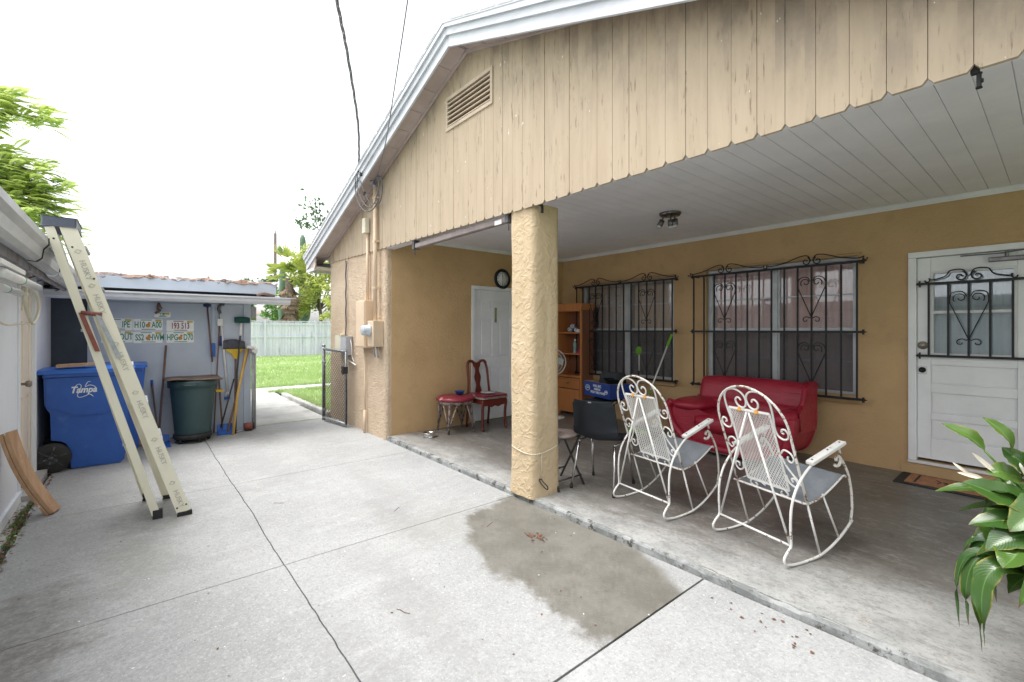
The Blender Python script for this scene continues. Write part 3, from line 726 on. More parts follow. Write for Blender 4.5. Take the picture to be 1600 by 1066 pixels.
for a,b in ((dz0,.41),(.592,.66),(.85,.935),(1.112,gz0),(gz1,dz1)): stile(gx0,gx1,a,b)
for a,b in panels:
    g.box(gx0,gx1,yd+.016,yd+.03,a,b); g.prism([(gx0+.02,a+.02),(gx1-.02,a+.02),(gx1-.02,b-.02),(gx0+.02,b-.02)],yd+.008,yd+.017,'y')
door=g.build('door',M['doorwhite'],house,bev=.004)
g=MB()
for (a,b,c,dd) in ((gx0,gx0+.02,gz0+.02,gz1-.02),(gx1-.02,gx1,gz0+.02,gz1-.02),(gx0,gx1,gz0,gz0+.02),(gx0,gx1,gz1-.02,gz1),(gx0+.02,gx1-.02,1.60,1.625)): g.box(a,b,yd-.004,yd+.02,c,dd)
g.build('pane_frame',M['white'],door)
g=MB(); g.box(gx0,gx1,yd+.022,yd+.026,gz0,gz1); g.build('pane',M['doorglass'],door)
g=MB(); g.grid(lambda u,v:(gx0+(gx1-gx0)*u,yd+.07+.006*math.sin(u*40),gz0+(gz1-gz0)*v),60,1); g.build('curtain',mat('white_lace',(.55,.60,.62),(.46,.51,.53),3,.9,stretch=(6,6,.5)),door)
xsd=[-.815,-.680,-.545,-.410,-.275]
gd=MB(); yg=yd-.035
for z in (1.885,1.20): gd.box(-.885,-.12,yg-.008,yg+.008,z-.011,z+.011)
for x in xsd: gd.box(x-.008,x+.008,yg-.005,yg+.005,1.2,1.885)
for z in (1.885,1.20):
    gd.box(-.885,-.873,yg-.01,yg+.01,z-.03,z+.03); gd.add([(-.912,yg,z),(-.882,yg-.01,z-.018),(-.882,yg-.01,z+.018),(-.882,yg+.01,z+.018),(-.882,yg+.01,z-.018)],[(0,1,2),(0,2,3),(0,3,4),(0,4,1),(4,3,2,1)])
    for x in (-.86,-.15): gd.box(x-.006,x+.006,yg,yd,z-.006,z+.006)
for pl in hearts(-.545,1.80,1.33,.125): gd.tube([(p[0],yg-.006,p[1]) for p in pl],.0045,5)
for pl in crest(-.545,1.885,.285): gd.tube([(p[0],yg,p[1]) for p in pl],.006,5)
gd.build('grille',M['iron'],door)
# closer, deadbolt and knob
g=MB(); g.rbox(-.42,-.20,yd-.045,yd,2.045,2.085,.008,axis='x'); g.tube([(-.60,yd-.03,2.12),(-.32,yd-.045,2.115)],.006,8); g.tube([(-.32,yd-.045,2.115),(-.25,yd-.05,2.125),(-.16,yd-.02,2.135)],.006,8); g.cyl((-.31,yd-.05,2.08),(-.31,yd-.05,2.125),.014,.014,12)
g.build('door_closer',M['nickel'],door,bev=.002)
Ry=Matrix.Rotation(R(90),4,'X')
g=MB(); g.lathe([(.040,0),(.040,.004),(.03,.010),(.026,.010),(.02,.018),(.0,.018)],(-.862,yd,1.298),10,Ry,capt=False); g.build('deadbolt',M['brass'],door)
g=MB(); g.box(-.898,-.83,yd-.004,yd-.0005,1.02,1.10); kp=g.build('lock_plate',M['chrome'],door,bev=.004)
g=MB(); g.lathe([(.0275,0),(.0275,.006),(.021,.007),(.021,.003)],(-.866,yd-.004,1.062),20,Ry,capt=True); g.build('knob',M['iron'],door)
# side door (six panels) in the porch's side wall
g=MB(); xd=XS-.03
g.box(xd-.04,XS+.012,SY0-.05,SY0+.005,P,SZ+.05); g.box(xd-.04,XS+.012,SY1-.005,SY1+.05,P,SZ+.05); g.box(xd-.04,XS+.012,SY0+.0051,SY1-.0051,SZ-.005,SZ+.05)
g.build('door_frame',M['sidedoor'],house,bev=.003)
g=MB(); rows=[(.27,.86),(1.03,1.62),(1.72,1.885)]; cols=[(4.075,4.305),(4.435,4.665)]
ys=[SY0+.006,4.075,4.305,4.435,4.665,SY1-.006]; zz=[P+.012,.27,.86,1.03,1.62,1.72,1.885,SZ-.006]
for i in range(5):
    for j in range(7):
        if i in (1,3) and j in (1,3,5):
            g.box(xd-.03,xd-.010,ys[i],ys[i+1],zz[j],zz[j+1]); g.box(xd-.012,xd-.003,ys[i]+.03,ys[i+1]-.03,zz[j]+.03,zz[j+1]-.03)
        else: g.box(xd-.03,xd,ys[i],ys[i+1],zz[j],zz[j+1])
sd=g.build('side_door',M['sidedoor'],house,bev=.003)
g=MB(); g.box(xd+.0005,xd+.006,4.35,4.395,1.56,1.79); hp=g.build('hanging_tag',mat('dull_green_tag',(.30,.31,.20),(.2,.21,.14),20,.6),sd,bev=.002)
g=MB()
for z in (.35,1.1,1.85):
    g=MB(); g.cyl((xd+.004,SY0+.008,z-.045),(xd+.004,SY0+.008,z+.045),.007,.007,8); g.build('hinge',M['brass'],sd)
# ------------------------------------------------------------------ utilities on the house front
t=thing('breaker_box','tall tan metal breaker box on the stucco wall, left of the meter box','electrical box',(-6.2,2.54,1.2))
g=MB(); g.box(-6.37,-6.04,2.42,2.538,1.20,1.85); g.build('cabinet',M['tanbox'],t,bev=.006)
g=MB(); g.box(-6.355,-6.055,2.412,2.419,1.215,1.835); g.build('cover',M['tanbox'],t,bev=.003)
g=MB(); g.tube([(-6.15,2.50,1.84),(-6.15,2.50,2.80)],.021,10); g.build('conduit',M['tanbox'],t)
g=MB(); g.rbox(-6.21,-6.10,2.44,2.515,2.78,2.98,.015); g.build('junction_box',M['creambox'],t)
g=MB(); g.tube([(-6.27,2.50,1.21),(-6.27,2.515,.6),(-6.26,2.51,.30)],.010,8); g.tube([(-6.26,2.505,.32),(-6.26,2.50,.0)],.018,8); g.build('ground_pipe',M['tanbox'],t)
t=thing('electric_meter','round glass-faced electric meter on a short tan box below the tall conduit','electric meter',(-5.8,2.54,1.2))
g=MB(); g.box(-5.905,-5.715,2.40,2.538,1.225,1.565); g.build('meter_box',M['tanbox'],t,bev=.006)
g=MB(); Mx=Matrix.Rotation(R(90),4,'X'); g.lathe([(.078,0),(.078,.02),(.068,.024),(.066,.095),(.055,.105)],(-5.835,2.399,1.44),24,Mx); g.build('meter_dial',mat('meter_glass',(.55,.60,.64),(.38,.42,.46),20,.2),t)
g=MB(); g.tube([(-5.83,2.475,1.56),(-5.83,2.475,3.34)],.027,12); 
for z in (2.0,2.62,3.2): g.box(-5.87,-5.79,2.45,2.518,z-.012,z+.012)
g.build('conduit',M['tanbox'],t)
g=MB(); g.tube([(-5.83,2.475,3.34),(-5.835,2.45,3.40),(-5.85,2.41,3.40)],.032,12); g.build('weatherhead',M['greybox'],t)
g=MB(); 
for i,x in enumerate((-5.88,-5.78)): g.tube([(x,2.47,1.23),(x+.01,2.48,1.12),(x-.04,2.51,1.08)],.012,8)
g.build('pipe_stub',M['steel'],t)
t=thing('utility_box','cream plastic phone box on the stucco wall above the gate, left of the grey one','utility box',(-7.2,2.54,1.1))
g=MB(); g.rbox(-7.33,-7.08,2.45,2.538,1.10,1.37,.012); g.build('cover',M['creambox'],t,bev=.004)
t=thing('utility_box','grey plastic box on the stucco wall between the cream box and the tall breaker box','utility box',(-6.9,2.54,1.05))
g=MB(); g.rbox(-7.02,-6.80,2.43,2.538,1.07,1.345,.012); g.build('cover',M['greybox'],t,bev=.004)
g=MB(); g.tube(smooth([(-6.95,2.5,1.07),(-6.93,2.49,1.0),(-6.80,2.50,.97),(-6.62,2.51,.93)],5),.010,7); g.tube(smooth([(-6.8,2.50,1.3),(-6.72,2.49,1.2),(-6.73,2.50,1.05),(-6.68,2.51,.97)],5),.006,6); g.build('wire',M['whiteplastic'],t)
g=MB(); g.tube([(-7.02+.01*math.sin(k*1.3),2.512,2.50-.06*k) for k in range(20)],.011,6)
tag(g.build('wall_cable',M['cable']),'dark cable running down the stucco wall into the grey box','cable')
# twisted service cable and the thinner line
def catline(a,b,sag,n=30): 
    a,b=V(a),V(b); return [a.lerp(b,i/n)+V((0,0,-sag*4*(i/n)*(1-i/n))) for i in range(n+1)]
t=thing('service_cable','thick twisted grey power cable dropping from the sky to the rake fascia','power cable',(-5.15,2.2,3.4))
g=MB(); base=smooth([(-5.85,2.262,3.55),(-5.655,2.188,3.681),(-5.266,2.03,3.81),(-4.755,1.785,3.937),(-4.202,1.512,4.009),(-3.741,1.285,4.02),(-3.264,1.06,4.04),(-2.30,.66,4.10),(-.8,0,4.25),(2.5,-1.5,4.7)],9)
for k in range(3):
    g.tube([p+V((.008*math.cos(i*.5+k*2.09),.008*math.sin(i*.5+k*2.09),.008*math.sin(i*.5+k*2.09)+.008*math.sin(i*.37))) for i,p in enumerate(base)],.0062,6)
g.build('strand',M['gcable'],t)
g=MB()
g.tube(smooth([(-5.85,2.262,3.55),(-5.95,2.26,3.44),(-5.98,2.265,3.30),(-5.90,2.27,3.12),(-5.72,2.29,2.97),(-5.55,2.33,2.97),(-5.48,2.38,3.12),(-5.60,2.42,3.30),(-5.78,2.44,3.36)],8),.007,6)
g.tube(smooth([(-5.85,2.262,3.55),(-5.90,2.26,3.36),(-5.80,2.27,3.14),(-5.62,2.30,3.00),(-5.52,2.34,3.06),(-5.50,2.38,3.28),(-5.62,2.41,3.42),(-5.84,2.44,3.36)],8),.006,6)
g.tube(smooth([(-5.80,2.44,3.38),(-5.62,2.42,3.42),(-5.50,2.42,3.34),(-5.52,2.43,3.16),(-5.66,2.45,3.08),(-5.80,2.46,3.12)],8),.008,6)
g.tube(smooth([(-5.98,2.265,3.30),(-5.86,2.27,3.40),(-5.74,2.29,3.22),(-5.60,2.33,3.0)],8),.006,6)
g.build('loop',M['cable'],t)
for p in ((-5.86,2.265,3.52),(-5.80,2.268,3.46),(-5.74,2.29,3.20)):
    g=MB(); g.rbox(p[0]-.02,p[0]+.02,p[1]-.015,p[1]+.015,p[2]-.02,p[2]+.02,.008); g.build('clamp',M['rubber'],t)
g=MB(); g.tube(smooth([(-5.80,2.46,3.36),(-5.013,2.257,3.64),(-4.087,1.964,4.007),(-3.479,1.758,4.191),(-2.28,1.323,4.418),(1.5,-.1,5.1)],8),.0058,6)
tag(g.build('phone_line',M['gcable']),'thin straight dark line running from the conduit up past the roof edge','phone line')

# ------------------------------------------------------------------ chain link gate, opened against the wall
t=thing('chain_link_gate','rusty chain link gate swung open against the stucco wall','gate',(-7.52,2.40,0))
GX0,GX1,GY0,GY1=-7.50,-6.76,2.33,2.42
def gp(u,z): return V((GX0+(GX1-GX0)*u,GY0+(GY1-GY0)*u,z))
g=MB()
for a_,b_ in ((gp(0,.06),gp(0,1.14)),(gp(0,1.14),gp(1,1.12)),(gp(1,1.12),gp(1,.05)),(gp(1,.05),gp(0,.06))): g.tube([a_,b_],.019,10); g.build('gate_frame',M['steel'],t)
g=MB()
for k in range(-18,13):
    for s in (1,-1):
        pts=[]
        u0,u1=0,1
        za=.06+ (k*.058 if s>0 else (k+18)*.058)
        for i in range(25):
            u=i/24; z=za+s*u*.74
            if .06<z<1.12: pts.append(gp(u,z)+V((0,-.004*s,0)))
        if len(pts)>1: g.tube([pts[0],pts[-1]],.0034,4)
g.build('wire_mesh',M['wire'],t)
g=MB(); g.box(-6.79,-6.73,2.36,2.44,.80,.90); g.tube([(-6.76,2.36,.92),(-6.70,2.36,.90),(-6.71,2.37,.80),(-6.77,2.37,.78)],.007,6); g.build('latch',M['rubber'],t)
for s in (.2,.95):
    g=MB(); g.cyl((-7.55,2.34,s-.02),(-7.48,2.34,s-.02),.026,.026,10); g.build('hinge',M['steel'],t)
g=MB(); g.tube([(-7.585,2.36,-.05),(-7.585,2.36,1.18)],.026,12); g.lathe([(.03,0),(.028,.02),(.012,.035)],(-7.585,2.36,1.18),12)
tag(g.build('gate_post',M['steel']),'grey metal gate post beside the stucco wall','post')
t=thing('gate_post','white and grey metal latch post at the end of the shed wall','post',(-7.56,1.36,0))
g=MB(); g.tube([(-7.56,1.365,-.05),(-7.56,1.365,1.16)],.024,12); g.tube([(-7.50,1.335,0),(-7.50,1.335,1.12)],.018,10); g.build('pole',M['steel'],t)
g=MB(); g.tube([(-7.56,1.365,1.17),(-7.50,1.33,1.19),(-7.46,1.25,1.20)],.022,10); g.rbox(-7.60,-7.52,1.325,1.405,1.10,1.17,.012); g.build('cap',M['whiteplastic'],t)

# ------------------------------------------------------------------ garage on the left
LW=-.745
t=garage=thing('garage','pale blue garage wall with cream door and grey gutter at the left edge','garage',(-4,-.8,0))
DX0,DX1=-6.45,-5.62
g=MB(); g.box(-7.6,DX0,-.95,LW,-.05,2.12); g.box(DX1,4,-.95,LW,-.05,2.12); g.box(DX0,DX1,-.95,LW,2.04,2.12); g.build('wall',M['leftwall'],t)
g=MB(); g.box(DX1,4,-.745,-.722,.0,.09); g.build('skirting',M['leftwall'],t,bev=.004)
g=MB(); yy=-.765; cols=[DX0+.02,DX0+.12,DX0+.37,DX0+.46,DX0+.71,DX1-.02]; zz=[.07,.25,.84,.98,1.52,1.62,1.86,2.03]
for i in range(5):
    for j in range(7):
        if i in (1,3) and j in (1,3,5): g.box(cols[i],cols[i+1],yy-.03,yy-.014,zz[j],zz[j+1]); g.box(cols[i]+.03,cols[i+1]-.03,yy-.014,yy-.005,zz[j]+.03,zz[j+1]-.03)
        else: g.box(cols[i],cols[i+1],yy-.03,yy,zz[j],zz[j+1])
dr=g.build('door',M['creamdoor'],t,bev=.003)
g=MB(); g.lathe([(.03,0),(.03,.008),(.012,.012),(.012,.045),(.027,.055),(.030,.075),(.022,.088)],(DX1-.10,yy,.98),16,Matrix.Rotation(R(-90),4,'X')); g.build('handle',M['brass'],dr)
g=MB(); g.box(DX1-.022,DX1+.05,LW-.02,LW+.012,.05,2.09); g.box(DX0-.05,DX0+.018,LW-.02,LW+.012,.05,2.09); g.build('door_frame',M['leftwall'],t,bev=.003)
g=MB(); g.box(DX0-.06,DX1+.06,-.76,-.66,-.05,.055); g.build('door_sill',M['walk'],t,bev=.006)
# roof, soffit and gutter
g=MB(); g.prism([(-.52,2.075),(-.52,2.10),(-3.4,2.8),(-3.4,2.77)],-7.7,4,'x'); g.build('roof',M['roof'],t)
g=MB()
x=-7.6
while x<4:
    g.box(x+.003,x+.197,-.745,-.56,2.0,2.012); x+=.2
g.box(-7.6,4,-.59,-.565,1.87,2.02); g.box(-7.6,4,-.70,-.67,1.94,1.999)
g.build('soffit',M['greysoffit'],t)
g=MB(); gprof=[(y_-.16,z_+.040) for y_,z_ in [(-.40,2.055),(-.40,1.90),(-.385,1.875),(-.345,1.870),(-.318,1.895),(-.310,1.955),(-.285,1.99),(-.285,2.035),(-.290,2.035),(-.290,1.993),(-.317,1.958),(-.324,1.90),(-.347,1.876),(-.384,1.881),(-.394,1.903),(-.394,2.055)]]
for a,b,dz in ((-4.42,4,0),(-5.35,-4.43,-.012),(-7.0,-5.36,-.03)):
    g.prism([(y,z+dz) for y,z in gprof],a,b,'x')
g.build('gutter',M['gutter'],t)
for x in (-4.42,-5.355):
    g=MB(); g.prism([(y+(.006 if y>-.51 else -.0),z-.004) for y,z in gprof[:8]]+[(-.56,2.098)],x-.006,x+.006,'x'); g.build('gutter_joint',M['rubber'],t)
r=random.Random(8)
g=MB()
for k in range(6):
    pts=[(-7.2+.35*i,-.60-.02*k+r.uniform(-.02,.02),1.90+.02*k+r.uniform(-.035,.02)) for i in range(16)]
    g.tube(smooth(pts,4),.006+.003*r.random(),5)
for k in range(14):
    x=-7+.4*k; g.tube([(x,-.60,2.0),(x+.03,-.61,1.89),(x+.1,-.64,1.86+.02*r.random())],.007,5)
tag(g.build('cable_bundle',M['cable']),'tangled dark cables tied up under the left gutter','cables')
# twin tube light below the eave
t=thing('tube_light','two bare white fluorescent tubes on a white holder above the cream door','light',(-4.4,-.55,1.75))
for y,z,xe in ((-.50,1.735,-4.46),(-.60,1.70,-4.75)):
    g=MB(); g.tube([(-3.35,y,z),(xe,y,z)],.024,12); tb=g.build('tube',M['whiteplastic'],t)
    g=MB(); g.tube([(xe+.62,y,z),(xe+.60,y,z)],.0255,12); g.build('end_ring',mat('green_ring',(.05,.4,.25),None,9,.5),tb)
g=MB(); g.rbox(-3.85,-3.2,-.62,-.48,1.765,1.79,.01); g.build('holder',M['whiteplastic'],t)
g=MB(); pts=[(-4.50,-.58,1.80),(-4.74,-.58,1.79),(-5.05,-.58,1.745),(-5.20,-.58,1.67),(-5.18,-.58,1.57),(-4.92,-.58,1.495),(-4.70,-.58,1.58),(-4.60,-.58,1.66),(-4.60,-.57,1.74)]
g.tube(smooth(pts,8),.011,8); g.tube(smooth([(-4.92,-.585,1.495),(-4.6,-.59,1.49),(-4.1,-.60,1.48),(-3.85,-.60,1.54),(-3.75,-.6,1.72)],8),.006,7)
tag(g.build('hanging_cable',M['creambox']),'pale loop of cable hanging from the tubes above the cream door','cable')

# ------------------------------------------------------------------ back shed with the licence plates
WX=-7.6
t=shed=thing('shed','blue grey shed wall with low white eave behind the bins','shed',(-7.8,.4,0))
g=MB(); g.box(WX-.12,WX,-.43,1.32,-.05,2.0); g.box(-10.5,WX-.12,1.20,1.32,-.05,2.0); g.build('wall',M['shedwall'],t)
g=MB(); g.box(WX+.001,WX+.02,1.235,1.325,0,1.95); g.box(WX+.001,WX+.012,.845,.885,.0,1.8); g.box(WX+.001,WX+.014,.60,1.235,1.77,1.80); g.box(WX+.001,WX+.014,-.42,.60,1.77,1.795); g.build('batten',M['shedwall'],t)
g=MB(); g.box(WX-.10,WX-.01,-.95,-.431,-.05,2.0); g.build('dark_panel',M['darkwall'],t)
g=MB(); g.prism([(-7.02,1.885),(-7.02,1.90),(-9.6,2.0),(-9.6,1.985)],-.55,1.80,'y'); g.build('roof',M['roof'],t)
g=MB(); g.prism([(-7.06,1.795),(-7.02,1.80),(-7.0,1.83),(-7.0,1.872),(-6.98,1.876),(-6.98,1.888),(-7.06,1.888)],-.75,1.72,'y'); g.build('fascia',M['fascia'],t)
g=MB(); g.prism([(WX+.0,1.93),(-7.065,1.80),(-7.065,1.815),(WX,1.96)],-.75,1.70,'y'); g.build('soffit',M['shedwall'],t)
# the raised back roof with peeling felt
g=MB(); g.box(-7.34,-7.30,-.6,1.60,1.955,2.10); g.build('upper_fascia',M['shedwall'],t)
g=MB(); g.box(-7.36,-7.34,-.6,1.58,1.90,1.95); g.build('painted_gap_shade',M['black'],t)  # black strip standing in for the shade below the upper fascia
g=MB(); r=random.Random(12); n=46
vs=[];fs=[]
for i in range(n+1):
    y=-.62+i*2.24/n; e=r.uniform(-.025,.03)
    for j,(x,z) in enumerate(((-9.6,2.30),(-8.4,2.2),(-7.34+e,2.125+r.uniform(-.01,.015)),(-7.29+e,2.10+r.uniform(-.03,.012)))): vs.append((x,y,z))
for i in range(n):
    for j in range(3): fs.append((i*4+j,(i+1)*4+j,(i+1)*4+j+1,i*4+j+1))
g.add(vs,fs); g.build('upper_roof',M['shingle'],t,solid=.014)
g=MB()
for _ in range(12):
    y=r.uniform(-.5,1.55); x=-7.36+r.uniform(-.08,.06); z=2.125+r.uniform(0,.02); s=r.uniform(.02,.06); g.add([(x,y,z),(x+s*.5,y+s,z+.01),(x+s,y+s*.4,z-.02),(x+s*.3,y-s*.6,z+.015)],[(0,1,2,3)])
tag(g.build('roof_debris',M['litter']),'dead leaves and bark lying on the shed roof edge','debris')
g=MB(); g.tube(smooth([(-7.2,1.34,1.93),(-7.15,1.40,1.955),(-7.16,1.48,1.94),(-7.2,1.55,1.93)],4),.022,8); tag(g.build('twisted_rag',M['oldwood']),'small brown rag lying on the white eave of the shed','rag')
g=MB(); g.box(-7.66,-7.59,1.33,1.40,1.62,1.78); tag(g.build('electrical_box',M['greybox'],bev=.006),'small grey box fixed to the shed corner above the green broom','electrical box')
g=MB(); g.tube(smooth([(-7.56,.26,1.80),(-7.55,.25,1.72),(-7.54,.27,1.70),(-7.55,.22,1.66)],4),.016,6); g.tube([(-7.55,.26,1.80),(-7.55,.29,1.72)],.01,5)
tag(g.build('knotted_string',M['brown_handle']),'small dark cord hanging high on the shed wall above the plates','cord')

# licence plates
def plate(y,z,txt,label,col,w=.30,h=.148,pic=True,tilt=0,group='licence plates on the shed wall'):
    t=thing('licence_plate',label,'licence plate',(WX+.004,y,z),0,group)
    x=WX+.004
    g=MB(); g.rbox(x-.003,x,y-w/2,y+w/2,z-h/2,z+h/2,.012,axis='x'); g.build('panel',M['plate'],t)
    if pic:
        g=MB(); g.lathe([(.024,0),(.024,.0015)],(x+.0012,y,z-.012),14,Matrix.Rotation(R(90),4,'Y')); g.lathe([(.015,0),(.015,.0015)],(x+.0015,y+.012,z+.022),10,Matrix.Rotation(R(90),4,'Y')); g.build('fruit_picture',M['orange'],t)
    g=MB(); g.box(x+.001,x+.002,y+w/2-.075,y+w/2-.012,z+h/2-.032,z+h/2-.006); g.build('sticker',M['yellowsticker'],t)
    g=MB(); g.box(x+.001,x+.002,y-w*.22,y+w*.25,z-h/2+.010,z-h/2+.018); g.build('name_band',M[col],t)
    g=MB(); g.box(x+.001,x+.002,y-w*.25,y+w*.12,z+h/2-.018,z+h/2-.009); g.build('name_band',M[col],t)
    for s,dx in txt: text(s,.112 if h>.1 else .05,(x+.0015,y+dx,z-.004),(0,1,0),(0,0,1),M[col],'lettering',t,sx=.56,bold=.0022)
plate(.150,1.512,(('H10',-.085),('A00',.088)),'green numbered licence plate H10 A00, top of the middle pair','plategreen')
plate(.150,1.348,(('SS2',-.085),('HWM',.088)),'green numbered licence plate SS2 HWM, bottom of the middle pair','plategreen')
plate(.490,1.500,(('193 513',0),),'licence plate with red numbers 193 513','platered',pic=False)
plate(.490,1.346,(('HPG',-.085),('D70',.088)),'green numbered licence plate HPG D70, below the red numbered one','plategreen')
plate(-.155,1.515,(('J',-.085),('IPE',.085)),'green numbered licence plate half behind the ladder, top of the left pair','plategreen',pic=False)
plate(-.155,1.358,(('B',-.085),('OUT',.085)),'green numbered licence plate half behind the ladder, bottom of the left pair','plategreen',pic=False)
plate(.30,1.645,(('L FL',0),),'small white name plate above the row of licence plates','plategreen',w=.17,h=.07,pic=False)

# ------------------------------------------------------------------ wheeled recycling bins
def cart(loc,label,logo):
    t=thing('recycling_bin',label,'wheeled bin',loc,0,'blue wheeled bins by the shed')
    ox,oy=loc[0],loc[1]
    prof=[(-.61,.985),(-.605,.70),(-.59,.65),(-.565,.61),(-.56,.34),(-.50,.325),(-.455,.29),(-.425,.22),(-.415,.03),(-.06,.02),(-.03,.05),(-.01,.40),(.01,.66),(.035,.985)]
    def hw(z): return .225+.07*min(1,z/.9)
    g=MB(); n=len(prof); vs=[]
    for s in (-1,1):
        for (y,z) in prof: vs.append((ox+s*hw(z),oy+y,z))
    fs=[tuple(range(n)),tuple(range(2*n-1,n-1,-1))]+[(i,(i+1)%n,n+(i+1)%n,n+i) for i in range(n)]
    g.add(vs,fs); body=g.build('body',M['bluebin'],t,bev=.018,bseg=3)
    # raised side bib and rim
    for s in (-1,1):
        g=MB(); e=.012
        poly=[(-.60,.95),(-.60,.68),(-.56,.655),(-.46,.62),(-.42,.57),(-.17,.57),(-.13,.61),(-.01,.66),(.025,.95)]
        vs=[(ox+s*(hw(z)-.004),oy+y,z) for y,z in poly]+[(ox+s*(hw(z)+e),oy+y,z) for y,z in poly]; m=len(poly)
        g.add(vs,[tuple(range(m)),tuple(range(2*m-1,m-1,-1))]+[(i,(i+1)%m,m+(i+1)%m,m+i) for i in range(m)]); g.build('side_panel',M['bluebin'],body,bev=.008)
    g=MB(); g.rbox(ox-.315,ox+.315,oy-.64,oy+.045,.965,1.0,.03); g.build('rim',M['bluebin'],t,bev=.006)
    g=MB(); g.rbox(ox-.325,ox+.325,oy-.71,oy+.07,1.0,1.035,.05,n=6); 
    g.grid(lambda u,v:(ox-.29+.58*u,oy-.70+.72*v,1.035+.022*math.sin(math.pi*u)**.5*math.sin(math.pi*v)**.5),14,14)
    g.tube([(ox-.26,oy-.77,1.0),(ox+.26,oy-.77,1.0)],.016,8); g.build('lid',M['bluelid'],t,bev=.008)
    g=MB(); g.tube([(ox-.24,oy-.67,.93),(ox-.24,oy-.76,.94),(ox+.24,oy-.76,.94),(ox+.24,oy-.67,.93)],.014,8); g.build('handle_bar',M['bluebin'],t)
    for s in (-1,1):
        g=MB(); xx=ox+s*.27; R90=Matrix.Rotation(R(90),4,'Y')
        g.lathe([(.06,-.028),(.135,-.028),(.15,-.018),(.15,.018),(.135,.028),(.06,.028)],(xx,oy-.575,.15),28,R90,False,False); w=g.build('wheel',M['rubber'],t)
        g=MB(); g.lathe([(.0,-.012),(.118,-.012),(.118,.012),(.0,.012)],(xx,oy-.575,.15),28,R90)
        for k in range(6):
            a=k*math.pi/3+.3; g.tube([(xx+s*.016,oy-.575+.02*math.cos(a),.15+.02*math.sin(a)),(xx+s*.02,oy-.575+.12*math.cos(a),.15+.12*math.sin(a))],.011,6)
        g.lathe([(.024,-.02*s),(.024,.03*s)],(xx,oy-.575,.15),12,R90); g.build('hub',M['hub'],w)
    g=MB(); g.cyl((ox-.25,oy-.575,.15),(ox+.25,oy-.575,.15),.012,.012,8); g.build('axle',M['steel'],t)
    if logo:
        x=ox+hw(.8)+.0135; l=text('Tampa',.090,(x,oy-.335,.825),(0,1,0),(0,0,1),M['lettering'],'city_name',body,sx=.82,shear=.25,bold=.003)
        g=MB()
        for pl in ([(-.40,.79),(-.38,.86),(-.34,.905),(-.31,.88),(-.33,.80),(-.35,.75),(-.33,.715),(-.27,.73),(-.22,.76)],[(-.27,.87),(-.24,.93),(-.21,.935)],[(-.27,.86),(-.22,.885),(-.17,.865),(-.155,.845)],[(-.23,.76),(-.20,.74),(-.18,.715)]):
            g.tube(smooth([(x+.001,oy-.335+(a+.285)*.72,.825+(b-.82)*.72) for a,b in pl],6),.0038,5)
        g.build('swirl',M['lettering'],body)
    return t
cart((-6.78,-.06,0),'blue wheeled bin with white lettering, nearest the cream door','x')
cart((-7.28,.06,0),'second blue wheeled bin, behind the one with white lettering and the ladder',None)
g=MB(); g.prism([(-.60,1.061),(-.30,1.075),(-.30,1.095),(-.60,1.088)],-6.62,-6.52,'x'); 
tag(g.build('wood_offcut',M['boardwood'],bev=.003),'short offcut of wood lying on the lid of the blue bin','wood')

# green bin on a dolly
t=thing('rubbish_bin','round dark green bin on a wheeled dolly with a board on top','rubbish bin',(-7.2,.565,0))
g=MB(); cxg,cyg=-7.24,.60
g.lathe([(.185,.09),(.195,.13),(.243,.69),(.246,.71),(.268,.71),(.272,.79),(.258,.80),(.245,.79)],(cxg,cyg,0),40,capt=False)
b=g.build('body',M['greenbin'],t)
g=MB(); g.lathe([(.175,.05),(.21,.055),(.215,.105),(.20,.11)],(cxg,cyg,0),32); g.build('dolly',M['rubber'],t)
for a in (20,92,164,236,308):
    g=MB(); x,y=cxg+.175*math.cos(R(a)),cyg+.175*math.sin(R(a)); g.lathe([(.0,-.016),(.036,-.016),(.038,0),(.036,.016),(.0,.016)],(x,y,.038),16,Matrix.Rotation(R(70),4,'Z')@Matrix.Rotation(R(90),4,'Y')); g.build('caster',M['blackplastic'],t)
for a in (-10,170):
    g=MB(); c,s=math.cos(R(a)),math.sin(R(a)); px,py=cxg+.268*c,cyg+.268*s
    g.tube([(px-s*.07,py+c*.07,.765),(px-s*.06+c*.03,py+c*.06+s*.03,.75),(px+s*.06+c*.03,py-c*.06+s*.03,.75),(px+s*.07,py-c*.07,.765)],.012,6); g.build('handle',M['greenbin'],t)
g=MB(); r=random.Random(31)
g.grid(lambda u,v:(-7.50+.52*u,.30+.60*v,.812+.012*math.sin(v*3+u)+.006*math.sin(v*9)),8,10)
tag(g.build('lid_board',M['oldwood'],solid=.012),'warped thin board lying across the top of the green bin','board')

# ------------------------------------------------------------------ tools leaning on the shed
def tool(name,label,cat,pts,r,m,parts=(),group=None):
    t=thing(name,label,cat,pts[0],0,group)
    g=MB(); g.tube(pts,r,8); g.build('handle',m,t)
    for nm,mb,mm in parts: mb.build(nm,mm,t)
    return t
tool('tool_handle','thin grey pole leaning on the shed wall left of the green bin','pole',[(-7.35,.245,.0),(-7.565,.335,1.24)],.013,M['brown_handle'])
b=MB(); b.tube([(-7.575,.193,.70),(-7.59,.187,.79)],.015,8)
tool('dustpan','blue dustpan with long brown handle and blue grip beside the bins','dustpan',[(-7.30,.25,.03),(-7.58,.19,.74)],.011,M['brown_handle'],[('grip',b,M['bluetool']),
 ('pan',MB().prism([(-7.36,.0),(-7.02,.0),(-7.02,.008),(-7.34,.02),(-7.36,.10),(-7.365,.10)],.10,.36,'y'),M['bluetool'])])
b=MB(); b.rbox(-7.36,-7.08,.02,.34,.0,.05,.03)
